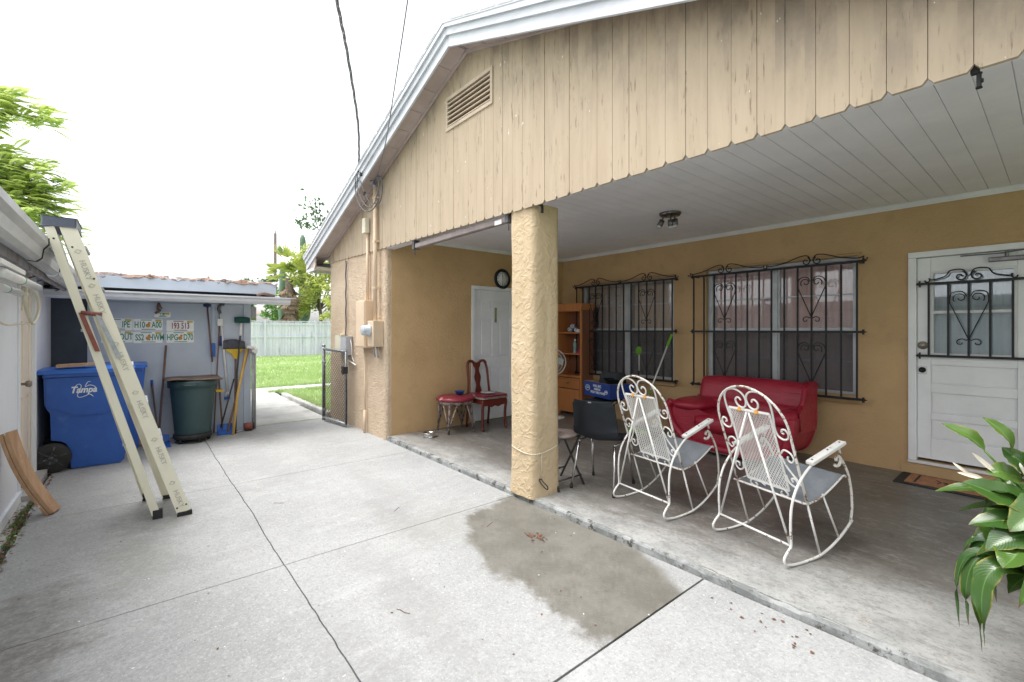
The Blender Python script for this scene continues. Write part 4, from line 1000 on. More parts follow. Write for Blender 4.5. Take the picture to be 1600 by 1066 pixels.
g=MB(); g.grid(lambda u,v:(-7.58+.26*u,-.02+.36*v,.02+.16*(1-u)*math.sin(math.pi*min(1,v*1.1))**.6+.012*math.sin(u*17+v*23)),10,12)
tag(g.build('rag_pile',mat('dirty_rag',(.36,.26,.26),(.22,.17,.17),9,.9,.4,30,stain=(.45,.12,.12)),solid=.01),'heap of dirty pinkish rags on the ground behind the ladder','rags')
# poles at the right of the bin
b=MB(); b.rbox(-7.59,-7.545,.905,.975,1.50,1.60,.01)
tool('pole_brush','thin pole with a pale square pad leaning on the shed wall','brush',[(-7.50,.86,.02),(-7.575,.94,1.62)],.009,M['brown_handle'],[('pad',b,M['whiteplastic'])])
b=MB(); b.rbox(-7.585,-7.545,.83,.885,1.07,1.26,.012); 
b2=MB(); b2.lathe([(.02,0),(.045,.01),(.045,.04),(.02,.05)],(-7.565,.79,1.76),14)
tool('floor_brush','dark pole topped by a round blue brush head, leaning on the shed wall','brush',[(-7.52,.845,1.0),(-7.565,.79,1.77)],.011,M['brown_handle'],[('grip',b,M['bluetool']),('brush_head',b2,mat('navy_brush',(.02,.03,.10),(.03,.045,.13),20,.8,.5,90))])
b=MB(); b.tube([(-7.575,.945,1.36),(-7.573,.952,1.22)],.021,8); b2=MB(); b2.tube(smooth([(-7.575,.945,1.68),(-7.56,.925,1.74),(-7.55,.95,1.80),(-7.54,.99,1.80)],5),.020,8)
b3=MB(); b3.tube([(-7.555,1.025,.56),(-7.55,1.0,.50)],.013,6); b3.tube([(-7.555,1.03,.56),(-7.55,1.06,.50)],.013,6); b4=MB(); b4.rbox(-7.57,-7.54,.99,1.06,.46,.50,.01)
tool('reaching_pole','long white pole with a navy grip hanging on the shed wall','pole',[(-7.56,1.03,.56),(-7.578,.940,1.74)],.015,M['whiteplastic'],[('grip',b,mat('navy_grip',(.03,.05,.22),None,9,.6)),('hook',b2,M['cable']),('fork',b3,M['whiteplastic']),('tip',b4,M['bluetool'])])
b=MB(); b.prism([(1.075,1.105),(1.115,1.03),(1.145,1.03),(1.185,1.105),(1.235,1.175),(.985,1.175)],-7.585,-7.55,'x'); b2=MB()
b2.grid(lambda u,v:(-7.567+.0*u,.975+.27*u,1.172+v*(.07+.07*math.sin(math.pi*(.25+.6*u)))),20,4)
tool('broom','yellow broom with grey bristles leaning upside down on the shed wall','broom',[(-7.42,1.10,.0),(-7.568,1.13,1.05)],.012,M['brown_handle'],[('broom_head',b,M['yellow'])]).children[0]
bt=[o for o in bpy.data.objects if o.name.startswith('broom') and o.get('category')=='broom'][0]
b2.build('bristles',M['bristle'],bt,solid=.045)
b=MB(); b.grid(lambda u,v:(-7.55+.0*u,1.115+.19*u,1.545+v*(.06+.03*math.sin(math.pi*(.25+.6*u)))),16,3)
tb=tool('broom','green headed broom with black handle leaning upside down at the corner of the shed','broom',[(-7.36,1.10,.0),(-7.44,1.13,.85),(-7.548,1.20,1.54)],.011,M['blackhandle'])
b.build('bristles',M['greenbristle'],tb,solid=.05); b=MB(); b.tube([(-7.52,1.18,1.36),(-7.545,1.195,1.54)],.018,8); b.build('socket',M['whiteplastic'],tb)
tool('wooden_pole','thick yellow wooden handle leaning on the shed wall, in front of the brown ones','handle',[(-7.30,1.06,.0),(-7.40,1.13,.55),(-7.52,1.27,1.20)],.019,M['yellowhandle'])
tool('wooden_pole','crossed brown wooden handle behind the thick yellow one','handle',[(-7.38,1.0,.0),(-7.44,1.13,.55),(-7.54,1.29,1.17)],.015,mat('tan_handle',(.32,.19,.12),None,9,.6))
b=MB(); b.prism([(-7.44,.0),(-7.36,.0),(-7.36,.02),(-7.41,.06),(-7.43,.14),(-7.44,.14)],.89,1.07,'y')
tool('snow_shovel','short black handled shovel with a wide blue blade beside the green bin','shovel',[(-7.41,.95,.08),(-7.55,.925,.77)],.012,M['brown_handle'],[('blade',b,M['bluetool'])])
tool('tool_handle','thin black handle crossing from the blue shovel to the yellow handle','pole',[(-7.40,.93,.10),(-7.50,1.10,.75)],.010,M['blackhandle'])
b=MB(); b.rbox(-7.42,-7.32,.86,.95,.60,.63,.01)
tag(b.build('hand_brush',M['yellow']),'yellow handled tool sticking out behind the rim of the green bin','brush')
t=thing('small_motor','small dark red motor lying at the foot of the latch post','motor',(-7.5,1.27,0))
g=MB(); g.tube([(-7.47,1.22,.06),(-7.47,1.32,.06)],.05,14); g.build('housing',M['redbracket'],t)
g=MB(); g.tube([(-7.47,1.32,.06),(-7.47,1.345,.06)],.045,14); g.box(-7.53,-7.42,1.23,1.31,.0,.02); g.build('end_cap',M['rubber'],t)
g=MB(); g.tube(smooth([(-7.45,1.20,.02),(-7.42,1.1,.012),(-7.48,1.05,.012),(-7.44,.98,.01)],5),.006,5); g.build('lead',M['whiteplastic'],t)

# ------------------------------------------------------------------ the stepladder leaning on the gutter
t=thing('stepladder','tall cream fibreglass stepladder leaning closed against the left gutter','ladder',(-4.6,.2,0))
def rail(p0,p1,w,th,name,m,side,par=None):
    """channel rail: web w wide (in the ladder's side plane), th deep in x; open to `side`"""
    p0,p1=V(p0),V(p1); ax=(p1-p0); L=ax.length; az=ax.normalized(); ay=V((0,1,0)); ay=(ay-az*ay.dot(az)).normalized(); axx=ay.cross(az)
    M4=Matrix((axx,ay,az)).transposed().to_4x4(); M4.translation=p0
    g=MB(); g.box(-.003,.003,-w/2,w/2,0,L,M4); s=side
    g.box(min(0,s*th),max(0,s*th),-w/2,-w/2+.004,0,L,M4); g.box(min(0,s*th),max(0,s*th),w/2-.004,w/2,0,L,M4)
    o=g.build(name,m,t); return o,M4,L
xn,xf=-4.37,-4.90; tn,tf=-4.46,-4.84
fr,MF,LF=rail((xn,.305,.03),(tn,-.355,2.18),.088,.03,'front_rail',M['ladder'],-1)
rail((xf,.235,.03),(tf,-.375,2.18),.088,.03,'front_rail',M['ladder'],1)
br,MR,LR=rail((xn-.055,.135,.035),(tn-.0,-.445,2.16),.050,.025,'rear_rail',M['ladder'],-1)
rail((xf-.06,.085,.03),(tf+.0,-.455,2.16),.050,.025,'rear_rail',M['ladder'],1)
for (x,y,w) in ((xn,.31,.096),(xf,.24,.096)):
    g=MB(); g.box(x-.032,x+.006,y-w/2,y+w/2,0,.035); g.build('foot',M['rubber'],t,bev=.004)
for (x,y) in ((xn-.055,.15),(xf-.06,.095)):
    g=MB(); g.box(x-.03,x+.007,y-.036,y+.026,0,.07,None); g.build('foot',M['rubber'],t,bev=.005)
g=MB(); g.rbox(tf-.03,tn+.012,-.485,-.308,2.165,2.232,.012); g.build('top_cap',M['laddercap'],t,bev=.006)
for k in range(7):
    f=(k+1)*.30/2.25; y=.305+(-.345-.305)*f; z=.03+2.15*f; a=xf+(tf-xf)*f; b=xn+(tn-xn)*f
    g=MB(); g.box(a+.006,b-.006,y-.045,y+.045,z-.012,z+.012); g.build('step',M['steel'],t,bev=.003)
for k in (1,4,6):
    f=(k+1)*.30/2.25; y=.11+(-.455-.11)*f; z=.03+2.12*f; a=xf-.06+(tf-xf+.06)*f; b=xn-.055+(tn-xn+.055)*f
    g=MB(); g.box(a+.006,b-.006,y-.02,y+.02,z-.010,z+.010); g.build('brace',M['steel'],t)
def LP(Mx,y,z,x=.008): return Mx@V((x,y,z))
g=MB(); zz=1.60
a=LP(MF,-.01,zz); b=LP(MR,.0,zz-.01)
g.tube([a+V((.006,0,0)),b+V((.006,0,0))],.016,8); g.build('bracket',M['redbracket'],t)
g=MB(); c=LP(MR,.012,1.30); g.add(*(lambda A,B,w:([A+V((.012,-w,0)),A+V((.012,w,0)),B+V((.012,w,0)),B+V((.012,-w,0)),A+V((.018,-w,0)),A+V((.018,w,0)),B+V((.018,w,0)),B+V((.018,-w,0))],[(0,1,2,3),(4,7,6,5),(0,4,5,1),(1,5,6,2),(2,6,7,3),(3,7,4,0)]))(b,c,.014)); g.build('spreader',M['redbracket'],t)
g=MB(); c=LP(MF,-.01,1.27); g.add(*(lambda A,B,w:([A+V((.012,-w,0)),A+V((.012,w,0)),B+V((.012,w,0)),B+V((.012,-w,0)),A+V((.018,-w,0)),A+V((.018,w,0)),B+V((.018,w,0)),B+V((.018,-w,0))],[(0,1,2,3),(4,7,6,5),(0,4,5,1),(1,5,6,2),(2,6,7,3),(3,7,4,0)]))(a+V((0,-.02,0)),c,.014)); g.build('spreader',M['steel'],t)
axz=(MF.to_3x3()@V((0,0,-1))); axy=(MF.to_3x3()@V((0,1,0)))
for z in (.115,.48,.86,1.24,1.68,1.93):
    o=LP(MF,.0,z,.0045); text('HUSKY',.046,o,axz,axy,M['ink'],'lettering',fr,sx=1.0)
    o2=LP(MF,.0,z+.135,.0045); g=MB(); q=.024
    for a1,a2 in (((0,q),(q*.6,0)),((q*.6,0),(0,-q)),((0,-q),(-q*.6,0)),((-q*.6,0),(0,q))):
        g.tube([o2+axz*a1[0]*1+axy*a1[1]*.8,o2+axz*a2[0]+axy*a2[1]*.8],.0022,4)
    g.build('diamond_mark',M['ink'],fr)
g=MB()
for y,z,Mx in ((-.03,.05,MF),(.03,.05,MF),(.0,2.12,MR),(-.02,2.10,MF),(.025,1.86,MF)): g.lathe([(.007,0),(.005,.004)],LP(Mx,y,z,.003),10,Matrix.Rotation(R(90),4,'Y'))
g.build('rivet',M['rubber'],t)

# the curved board leaning on the left wall
t=thing('curved_board','curved pale wooden board with paint spatter leaning on the left wall','board',(-5.0,-.55,0))
def curved(off,th,nm):
    g=MB(); n=14; A=V((-5.05,-.525,.0)); B=V((-4.80,-.735,.70)); wv=V((-.135,.03,.0)); nrm=V((.12,.95,.30)).normalized()
    vs=[]
    for i in range(n+1):
        f=i/n; c=A.lerp(B,f)-nrm*(.032*4*f*(1-f))+nrm*off
        for q in (c,c+wv,c+wv+nrm*th,c+nrm*th): vs.append(q)
    fs=[(0,1,2,3),(n*4+3,n*4+2,n*4+1,n*4)]
    for i in range(n):
        for k in range(4): fs.append((i*4+k,(i+1)*4+k,(i+1)*4+(k+1)%4,i*4+(k+1)%4))
    g.add(vs,fs); g.build(nm,M['boardwood'],t,bev=.003)
curved(0,.022,'inner_layer'); curved(.025,.026,'outer_layer')
# ------------------------------------------------------------------ wrought iron rocking chair
def bp(x,z,dy=0): return V((x,-.08-.36*(z-.345)+dy,z))           # a point on the leaning back plane
def make_rocker(label,loc,rz):
    t=thing('rocking_chair',label,'rocking chair',loc,rz,'white wrought iron rocking chairs'); L=dict(world=False)
    for s in (-1,1):
        x=s*.26
        loop=smooth([(x,-.05,.585),(x,-.12,.535),(x,-.195,.45),(x,-.235,.35),(x,-.243,.24),(x,-.238,.15),(x,-.243,.118),(x,-.275,.088),(x,-.297,.055),(x,-.275,.022),(x,-.19,.009),(x,-.08,.010),(x,.03,.022),(x,.14,.060),(x,.24,.115),(x,.335,.185)],5)
        g=MB(); g.tube(loop,.0078,8); g.build('rocker_frame',M['rocker'],t,**L)
        g=MB(); g.tube(smooth([(x,.315,.165),(x,.332,.26),(x,.325,.37),(x,.295,.48),(x,.25,.555),(x,.215,.60)],5),.0078,8)
        sp=spiral(.188,.585,.012,.042,200,-140,22); g.tube([(x,a,b) for a,b in sp],.009,7); g.tube([(x,.212,.625),(x,.20,.66)],.007,6)
        g.build('front_post',M['rockerrust'],t,**L)
        g=MB(); A=V((x,-.065,.590)); B=V((x,.225,.680)); d=(B-A).normalized(); up=V((0,-d.z,d.y)); Mx=Matrix((V((1,0,0)),d,up)).transposed().to_4x4(); Mx.translation=A
        g.box(-.024,.024,-.01,(B-A).length+.015,-.004,.018,Mx); arm=g.build('armrest',M['rocker'],t,bev=.004,**L)
        g=MB()
        for q in (.02,.17,.29): g.lathe([(.006,0),(.005,.004)],Mx@V((0,q,.018)),8)
        g.build('bolt',M['rubber'],arm,**L)
        g=MB(); g.tube([(s*.25,-.080,.345),(s*.252,.035,.018)],.0068,7); g.tube([(s*.25,.06,.385),(s*.258,.205,.095)],.0062,7); g.build('leg',M['rocker'],t,**L)
    # the arch of the back
    pts=[bp(-.25,.345),bp(-.25,.56),bp(-.252,.80)]
    for k in range(1,18):
        a=math.pi-math.pi*k/18; pts.append(bp(.252*math.cos(a),.80+.24*math.sin(a)))
    pts+=[bp(.252,.80),bp(.25,.56),bp(.25,.345)]
    g=MB(); g.tube(pts,.0078,8); g.build('back_frame',M['rockerrust'],t,**L)
    # scrolls between the arch and the mesh
    g=MB()
    for s in (-1,1):
        h=[(.040,.944),(.047,.958),(.062,.962),(.078,.950),(.081,.930),(.070,.908),(.045,.897),(.018,.908),(.004,.940),(.008,.975),(.035,1.005),(.080,1.016),(.130,1.002),(.160,.968),(.168,.92),(.165,.86),(.158,.80),(.166,.757),(.195,.737),(.226,.745),(.240,.772),(.226,.800),(.204,.798),(.200,.780),(.212,.774)]
        g.tube([bp(a.x,a.z,.002) for a in smooth([(s*a_,0,b_) for a_,b_ in h],6)],.0062,6)
        g.tube([bp(a.x,a.z) for a in smooth([(s*.158,0,.64),(s*.185,0,.668),(s*.222,0,.655),(s*.235,0,.62),(s*.215,0,.595),(s*.195,0,.61),(s*.202,0,.63)],6)],.006,6)
        g.tube([bp(a.x,a.z) for a in smooth([(s*.155,0,.62),(s*.175,0,.56),(s*.215,0,.50),(s*.248,0,.455)],6)],.006,6)
        g.tube([bp(a.x,a.z) for a in smooth([(s*.155,0,.50),(s*.165,0,.455),(s*.20,0,.435),(s*.222,0,.46),(s*.21,0,.49),(s*.188,0,.485),(s*.192,0,.465)],6)],.006,6)
        g.tube([bp(a.x,a.z) for a in smooth([(s*.02,0,.375),(s*.06,0,.40),(s*.11,0,.395),(s*.135,0,.365),(s*.11,0,.345),(s*.085,0,.358),(s*.095,0,.375)],6)],.006,6)
    g.build('scrollwork',M['rocker'],t,**L)
    # expanded metal panel
    g=MB(); w=.148; z0,z1=.395,.885; st=.0215
    def seg(c,k):                                          # z = k*(x)*2.0 + c
        p=[]
        for x in (-w,w): p.append((x,c+k*x))
        lo,hi=z0,z1; (xa,za),(xb,zb_)=p
        if k<0: (xa,za),(xb,zb_)=p[1],p[0]
        if zb_<lo or za>hi: return
        if za<lo: xa+= (lo-za)/k; za=lo
        if zb_>hi: xb-= (zb_-hi)/k; zb_=hi
        g.tube([bp(xa,za,.003*(1 if k>0 else -1)),bp(xb,zb_,.003*(1 if k>0 else -1))],.0024,4)
    kk=1.55; st=.031; c=z0-.27
    while c<z1+.27: seg(c,kk); seg(c,-kk); c+=st
    g.build('mesh_panel',M['rocker'],t,**L)
    g=MB()
    for x in (-w,w): g.box(-1,1,-1,1,-1,1,Matrix.LocRotScale(bp(x,(z0+z1)/2),Matrix.Rotation(-math.atan(-.36),3,'X'),V((.006,.0025,(z1-z0)/2*1.063))))
    for z in (z0,z1): g.box(-w,w,bp(0,z).y-.003,bp(0,z).y+.003,z-.007,z+.007)
    g.build('panel_edge',M['rocker'],t,**L)
    g=MB()
    for x in (-.062,.062): g.tube([bp(x-.012,.878,-.006),bp(x+.012,.878,-.006)],.010,8); g.tube([bp(x,.87,-.006),bp(x,.90,-.004)],.009,8)
    g.build('tape',M['orange'],t,**L)
    # rear brace and cross bar
    g=MB()
    for s in (-1,1): g.tube([bp(s*.008,.872,-.012),V((s*.254,-.236,.125))],.0068,7)
    g.build('rear_brace',M['rocker'],t,**L)
    g=MB(); g.tube([(-.256,-.238,.125),(.256,-.238,.125)],.0075,7); g.build('crossbar',M['rocker'],t,**L)
    # seat sheet
    g=MB()
    prof=smooth([(0,-.11,.352),(0,-.07,.346),(0,.02,.358),(0,.10,.388),(0,.18,.428),(0,.25,.468),(0,.275,.474),(0,.285,.462)],4); n=len(prof)-1
    g.grid(lambda u,v:(-.25+.50*u,prof[int(round(v*n))].y,prof[int(round(v*n))].z),8,n)
    st_=g.build('seat',M['seatgrey'],t,solid=.004,**L)
    g=MB()
    for s in (-1,1): g.tube([V((s*.25,p.y,p.z)) for p in prof],.006,6)
    g.tube([(-.25,-.11,.352),(.25,-.11,.352)],.007,6); g.tube([(-.25,.283,.466),(.25,.283,.466)],.007,6); g.build('seat_rail',M['rockerrust'],t,**L)
    return t
r2=make_rocker('white iron rocking chair nearer the plant, in front of the middle of the red sofa',(-1.203,3.282,P),-R(16.5))
r1=dup(r2); r1['label']='white iron rocking chair nearer the pillar, left of the other rocker'; r1.location=(-2.06,3.30,P); r1.rotation_euler=(0,0,-R(9)); r1.name='rocking_chair.001'

# ------------------------------------------------------------------ red leather loveseat
t=thing('loveseat','curved red leather loveseat under the right window behind the rocking chairs','sofa',(-2.3,5.3,P))
g=MB()
def sofabase(u,v):
    # outer shell: boat shaped band
    a=math.pi*(u); x=-2.285-.70*math.cos(a)*(1-.0*v); lift=.42*abs(math.cos(a))**3.2
    z=.12+lift*v*1.0+ (1-v)*0.0
    return (x,0,0)
# boat outline of the front (x,z), thick band
outer=smooth([(-3.0,0,.60),(-3.05,0,.52),(-3.02,0,.38),(-2.92,0,.25),(-2.76,0,.15),(-2.3,0,.12),(-1.92,0,.13),(-1.79,0,.18),(-1.73,0,.30),(-1.695,0,.45),(-1.69,0,.56)],5)
top=smooth([(-1.69,0,.56),(-1.80,0,.56),(-1.90,0,.52),(-2.05,0,.47),(-2.3,0,.46),(-2.55,0,.48),(-2.70,0,.53),(-2.85,0,.58),(-3.0,0,.60)],5)
poly=[(p.x,p.z) for p in outer]+[(p.x,p.z) for p in top[1:-1]]
g.prism(poly,4.98,5.62,'y'); g.build('base',M['leather'],t,bev=.035,bseg=4)
g=MB(); g.tube([V((p.x*.985-.035,4.965,p.z*.985+.012)) for p in outer],.042,12); g.build('front_roll',M['leather'],t)
def blob(mb,c,r,px=2.6,pz=2.6,nu=28,nv=18,wr=0):
    def f(u,v):
        a=2*math.pi*u; e=math.pi*(v-.5); ca,sa,ce,se=math.cos(a),math.sin(a),math.cos(e),math.sin(e)
        sg=lambda x,p: math.copysign(abs(x)**(2/p),x)
        k=1+wr*mn.noise(V((ca*3,sa*3,se*5)))
        return (c[0]+r[0]*sg(ce,pz)*sg(ca,px)*k,c[1]+r[1]*sg(ce,pz)*sg(sa,px)*k,c[2]+r[2]*sg(se,pz)*k)
    mb.grid(f,nu,nv); return mb
g=MB(); blob(g,(-2.83,5.23,.565),(.205,.31,.075),3,2.4,wr=.03); g.build('armrest',M['leather'],t)
g=MB(); blob(g,(-1.795,5.16,.545),(.095,.26,.085),3,2.6,wr=.02); g.build('armrest',M['leather'],t)
g=MB(); blob(g,(-2.28,5.14,.40),(.46,.26,.115),4,2.8,wr=.02); g.build('seat_cushion',M['leather'],t)
def slab(mb,x0,x1,zc,hz,hy,yc,lean,pw=5.0,puff=.012):
    def f(u,v):
        a=2*math.pi*v; x=x0+(x1-x0)*u; q=2*u-1; e=(1-abs(q)**9)**.35 if abs(q)<1 else 0
        sg=lambda q_,p_: math.copysign(abs(q_)**(2/p_),q_)
        zz=hz*sg(math.sin(a),3.2)*(.80+.20*e); yy=hy*sg(math.cos(a),2.6)*(.35+.65*e)
        n_=mn.noise(V((x*4,zz*9,0)))*puff+mn.noise(V((x*14,zz*5,3)))*puff*.35
        return (x,yc+yy+lean*zz-n_*(1 if math.cos(a)<0 else 0),zc+zz-.018*abs(q)**3)
    mb.grid(f,36,26); mb.add([f(0,j/26) for j in range(26)],[tuple(range(26))],True); mb.add([f(1,j/26) for j in range(26)],[tuple(range(25,-1,-1))],True); return mb
g=MB(); slab(g,-2.90,-1.70,.735,.155,.105,5.51,.30); g.build('head_roll',M['leather'],t)
g=MB(); slab(g,-2.86,-1.72,.54,.115,.10,5.42,.20); 
g.build('backrest',M['leather'],t)
g=MB(); g.prism([(5.62,.40),(5.20,.42),(5.16,.58),(5.30,.66),(5.40,.84),(5.50,.88),(5.64,.87)],-1.735,-1.685,'x'); g.build('side_wing',M['leather'],t,bev=.022,bseg=4)
g=MB(); g.tube([(-2.95,4.98,.155),(-2.78,4.965,.100),(-2.3,4.96,.092),(-1.92,4.965,.100),(-1.80,4.98,.14)],.012,8); g.build('chrome_strip',M['chrome'],t)
for x in (-2.72,-1.88):
    for y in (5.05,5.58):
        g=MB(); g.cyl((x,y,P),(x,y,.14),.022,.028,12); g.build('foot',M['chrome'],t)
g=MB()
for k in range(5):
    a=k*1.257; g.lathe([(.0,-.008),(.022,0),(.0,.010)],(-1.722+.026*math.cos(a),5.675,.826+.03*math.sin(a)),10,Matrix.Rotation(R(90),4,'X'))
g.tube([(-1.72,5.68,.80),(-1.75,5.69,.74)],.005,5)
tag(g.build('artificial_flower',mat('orange_petal',(.40,.07,.02),(.3,.05,.015),9,.6)),'orange artificial flower tied to the window grille above the red sofa','flower')

# ------------------------------------------------------------------ moulded black chairs
def blackchair(label,loc,rz,world=False):
    t=thing('plastic_chair',label,'chair',loc,rz,'black plastic shell chairs with metal legs'); L=dict(world=False)
    def shell(u,v):
        x=(u-.5)
        # v: 0 seat front -> 1 back top
        path=[(.22,.415),(.20,.44),(.10,.425),(-.05,.42),(-.16,.44),(-.205,.50),(-.225,.58),(-.245,.66),(-.265,.74),(-.28,.79)]
        k=v*(len(path)-1); i=min(int(k),len(path)-2); f=k-i
        y=path[i][0]*(1-f)+path[i+1][0]*f; z=path[i][1]*(1-f)+path[i+1][1]*f
        w=.43 if v<.5 else .43-.03*(v-.5)/.5*(2.2 if v>.93 else 1)
        cup=4*x*x
        if v<.45: z+=.018*cup
        else: y+=.055*cup*min(1,(v-.45)/.2)
        if .35<v<.6: z+=.03*cup
        return (x*w,y,z)
    g=MB(); g.grid(shell,14,36); g.build('shell',M['blackplastic'],t,solid=.008,sub=1,**L)
    for sx in (-1,1):
        for (sy,fy) in ((-.19,-.235),(.15,.20)):
            g=MB(); g.tube([(sx*.17,sy*.75,.405),(sx*.20,fy,.012)],.0105,8); lg=g.build('leg',M['chrome'],t,**L)
            g=MB(); g.cyl((sx*.20,fy,0),(sx*.20,fy,.03),.014,.014,8); g.build('foot_cap',M['rubber'],lg,**L)
        g=MB(); g.tube([(sx*.17,-.15,.405),(sx*.17,.12,.405)],.009,7); g.build('seat_rail',M['chrome'],t,**L)
    return t
bc=blackchair('black plastic chair with silver legs between the round stool and the white rocker',(-2.64,3.26,P),R(14))
g=MB(); g.box(-.012,.016,-.285,-.279,.775,.785); g.build('worn_spot',M['steel'],bc,world=False)
bc2=dup(bc); bc2['label']='black plastic chair by the window carrying the blue cardboard box'; bc2.location=(-4.02,5.02,P); bc2.rotation_euler=(0,0,R(180+12)); bc2.name='plastic_chair.001'

# blue cardboard tray box with a black bowl in it
t=thing('cardboard_box','open blue cardboard box with white writing standing on the black chair by the window','box',(-4.1,4.98,.50))
bz=.515; ang=math.atan2(4.86-5.02,-3.80+4.42); Mb=Matrix.Rotation(ang,4,'Z'); Mb.translation=V((-4.42,5.02,bz)); LB=.61; DB=.40; HB=.20
g=MB()
for a in ((0,LB,0,.006,0,HB),(0,LB,DB-.006,DB,0,HB),(0,.006,.006,DB-.006,0,HB),(LB-.006,LB,.006,DB-.006,0,HB),(.006,LB-.006,.006,DB-.006,0,.006)): g.box(*a,Mb)
g.build('sides',M['boxblue'],t)
g=MB()
for a in ((.007,LB-.007,.0065,.010,.01,HB+.002),(.007,LB-.007,DB-.010,DB-.0065,.01,HB+.002),(.0065,.010,.01,DB-.01,.01,HB+.002),(LB-.010,LB-.0065,.01,DB-.01,.01,HB+.002)): g.box(*a,Mb)
g.box(.01,.30,DB-.02,DB+.09,HB-.03,HB-.025,Mb); g.box(.01,LB-.01,.01,DB-.01,.12,.125,Mb)
g.build('lining',M['cardboard'],t)
R3=Mb.to_3x3(); xd=R3@V((1,0,0)); zd=V((0,0,1))
for s,x,z,sz in (('WALL-INC',.315,.150,.050),('MARRION',.315,.105,.040),('FRESH TABLE WARE',.325,.060,.046)): text(s,sz,Mb@V((x,-.0005,z)),xd,zd,M['lettering'],'lettering',t,sx=.8,bold=.001)
for x,z,rr in ((.09,.11,.040),(.515,.085,.026)):
    g=MB(); g.tube([Mb@V((x+rr*1.25*math.cos(a*.3142),-.0015,z+rr*.95*math.sin(a*.3142))) for a in range(20)],.0035,5,close=True); g.tube([Mb@V((x-rr*.6,-.0015,z)),Mb@V((x+rr*.6,-.0015,z))],.006,5); g.tube([Mb@V((x-rr*.4,-.0015,z+rr*.4)),Mb@V((x+rr*.4,-.0015,z+rr*.4))],.003,5); g.build('emblem',M['lettering'],t)
g=MB(); g.lathe([(.05,0),(.10,.02),(.145,.09),(.155,.10),(.14,.085),(.09,.03),(.0,.02)],(-3.98,5.16,.665),28,capt=False); tag(g.build('bowl',M['blackplastic']),'black bowl set in the blue cardboard box by the window','bowl')

# round folding stool
t=thing('folding_stool','round folding stool with worn pale top and black crossed legs by the pillar','stool',(-2.92,2.98,P))
g=MB(); g.lathe([(.135,.440),(.150,.446),(.152,.462),(.142,.470),(.0,.472)],(-2.915,2.99,P),36); g.build('seat',M['stooltop'],t)
for y in (2.83,3.15):
    g=MB(); g.tube([(-3.07,y,P),(-2.80,y+(.03 if y<3 else -.03),.485)],.0105,8); g.build('leg',M['blackhandle'],t)
    g=MB(); g.tube([(-2.765,y-.012,P),(-3.02,y+(.03 if y<3 else -.03)-.012,.485)],.0105,8); g.build('leg',M['blackhandle'],t)
g=MB(); g.tube([(-2.80,2.84,.13),(-2.80,3.14,.13)],.007,6); g.tube([(-3.02,2.84,.15),(-3.02,3.14,.15)],.007,6); g.tube([(-2.81,2.85,.485),(-2.81,3.13,.485)],.008,6); g.tube([(-3.02,2.85,.485),(-3.02,3.13,.485)],.008,6); g.build('crossbar',M['blackhandle'],t)

# string tied round the pillar
g=MB(); pts=[]
for k in range(41):
    a=R(200)+R(210)*k/40; e=.42; c,s=math.cos(a),math.sin(a); kq=1/((abs(c)**(2/e)+abs(s)**(2/e))**(e/2)); rr=.155*kq+.010
    pts.append((cx_ if False else -2.945+c*rr,2.70+s*rr,.46-.05*math.sin(math.pi*k/40*1.0)))
g.tube(pts,.0035,5); g.tube([pts[26],(pts[26][0]+.006,pts[26][1]-.006,.20)],.003,5)
t0=g.build('twine',M['creambox']); tag(t0,'thin pale string tied around the base of the plastered pillar','string')
g=MB(); q=pts[26]; q=(q[0]+.012,q[1]-.012); g.tube(smooth([(q[0],q[1],.20),(q[0]+.022,q[1],.185),(q[0]+.05,q[1]+.02,.15),(q[0]+.045,q[1]+.02,.125),(q[0]+.02,q[1],.15),(q[0]-.02,q[1]-.01,.195),(q[0]+.005,q[1],.205)],5),.0048,6)
tag(g.build('black_hook',M['rubber']),'small black clip hanging from the string on the pillar','hook')

# ------------------------------------------------------------------ orange shelf unit and what stands on it
t=thing('shelf_unit','tall narrow orange wood shelf unit with a drawer, beside the left window','shelf',(-5.19,5.65,P))
Z0=P; a,b,y0,y1=-5.465,-4.915,5.515,5.80; H_=1.87
g=MB()
g.box(a,a+.035,y0,y1,Z0+.03,H_-.10); g.box(b-.035,b,y0,y1,Z0+.03,H_-.10); g.build('side_panel',M['cabwood'],t,bev=.003)
g=MB(); g.box(b+.0005,b+.010,y0+.018,y1,Z0+.05,H_-.105); g.build('side_veneer',M['cabside'],t)
g=MB(); g.prism([(a-.0,H_-.12),(b+.0,H_-.12),(b+.03,H_),(a-.03,H_)],y0-.02,y1,'y'); g.build('top',M['cabwood'],t,bev=.004)
g=MB(); g.box(a+.035,b-.035,y1-.012,y1-.002,Z0+.1,H_-.12); g.build('back_panel',M['cabside'],t)
for z in (1.06,1.405): 
    g=MB(); g.box(a+.036,b-.036,y0+.02,y1-.013,z-.022,z); g.build('shelf',M['cabwood'],t,bev=.002)
g=MB(); g.box(a+.036,b-.036,y0+.002,y1-.013,.665,.705); g.build('shelf',M['cabwood'],t,bev=.002)
g=MB(); g.box(a+.04,b-.04,y0-.004,y0+.016,.485,.655); g.box(a+.09,b-.09,y0-.010,y0-.003,.515,.625); dw=g.build('drawer',M['cabwood'],t,bev=.004)
g=MB(); g.lathe([(.008,0),(.008,.012),(.016,.018),(.014,.028),(.0,.031)],(-5.19,y0-.010,.575),14,Matrix.Rotation(R(90),4,'X')); g.build('knob',M['brass'],dw)
g=MB(); g.box(a+.04,b-.04,y0-.002,y0+.016,.12,.475); g.build('front_panel',M['cabwood'],t,bev=.004)
g=MB(); g.prism([(a,Z0),(a+.06,Z0),(a+.10,Z0+.05),(b-.10,Z0+.05),(b-.06,Z0),(b,Z0),(b,.13),(a,.13)],y0-.006,y0+.02,'y'); g.build('plinth',M['cabwood'],t)
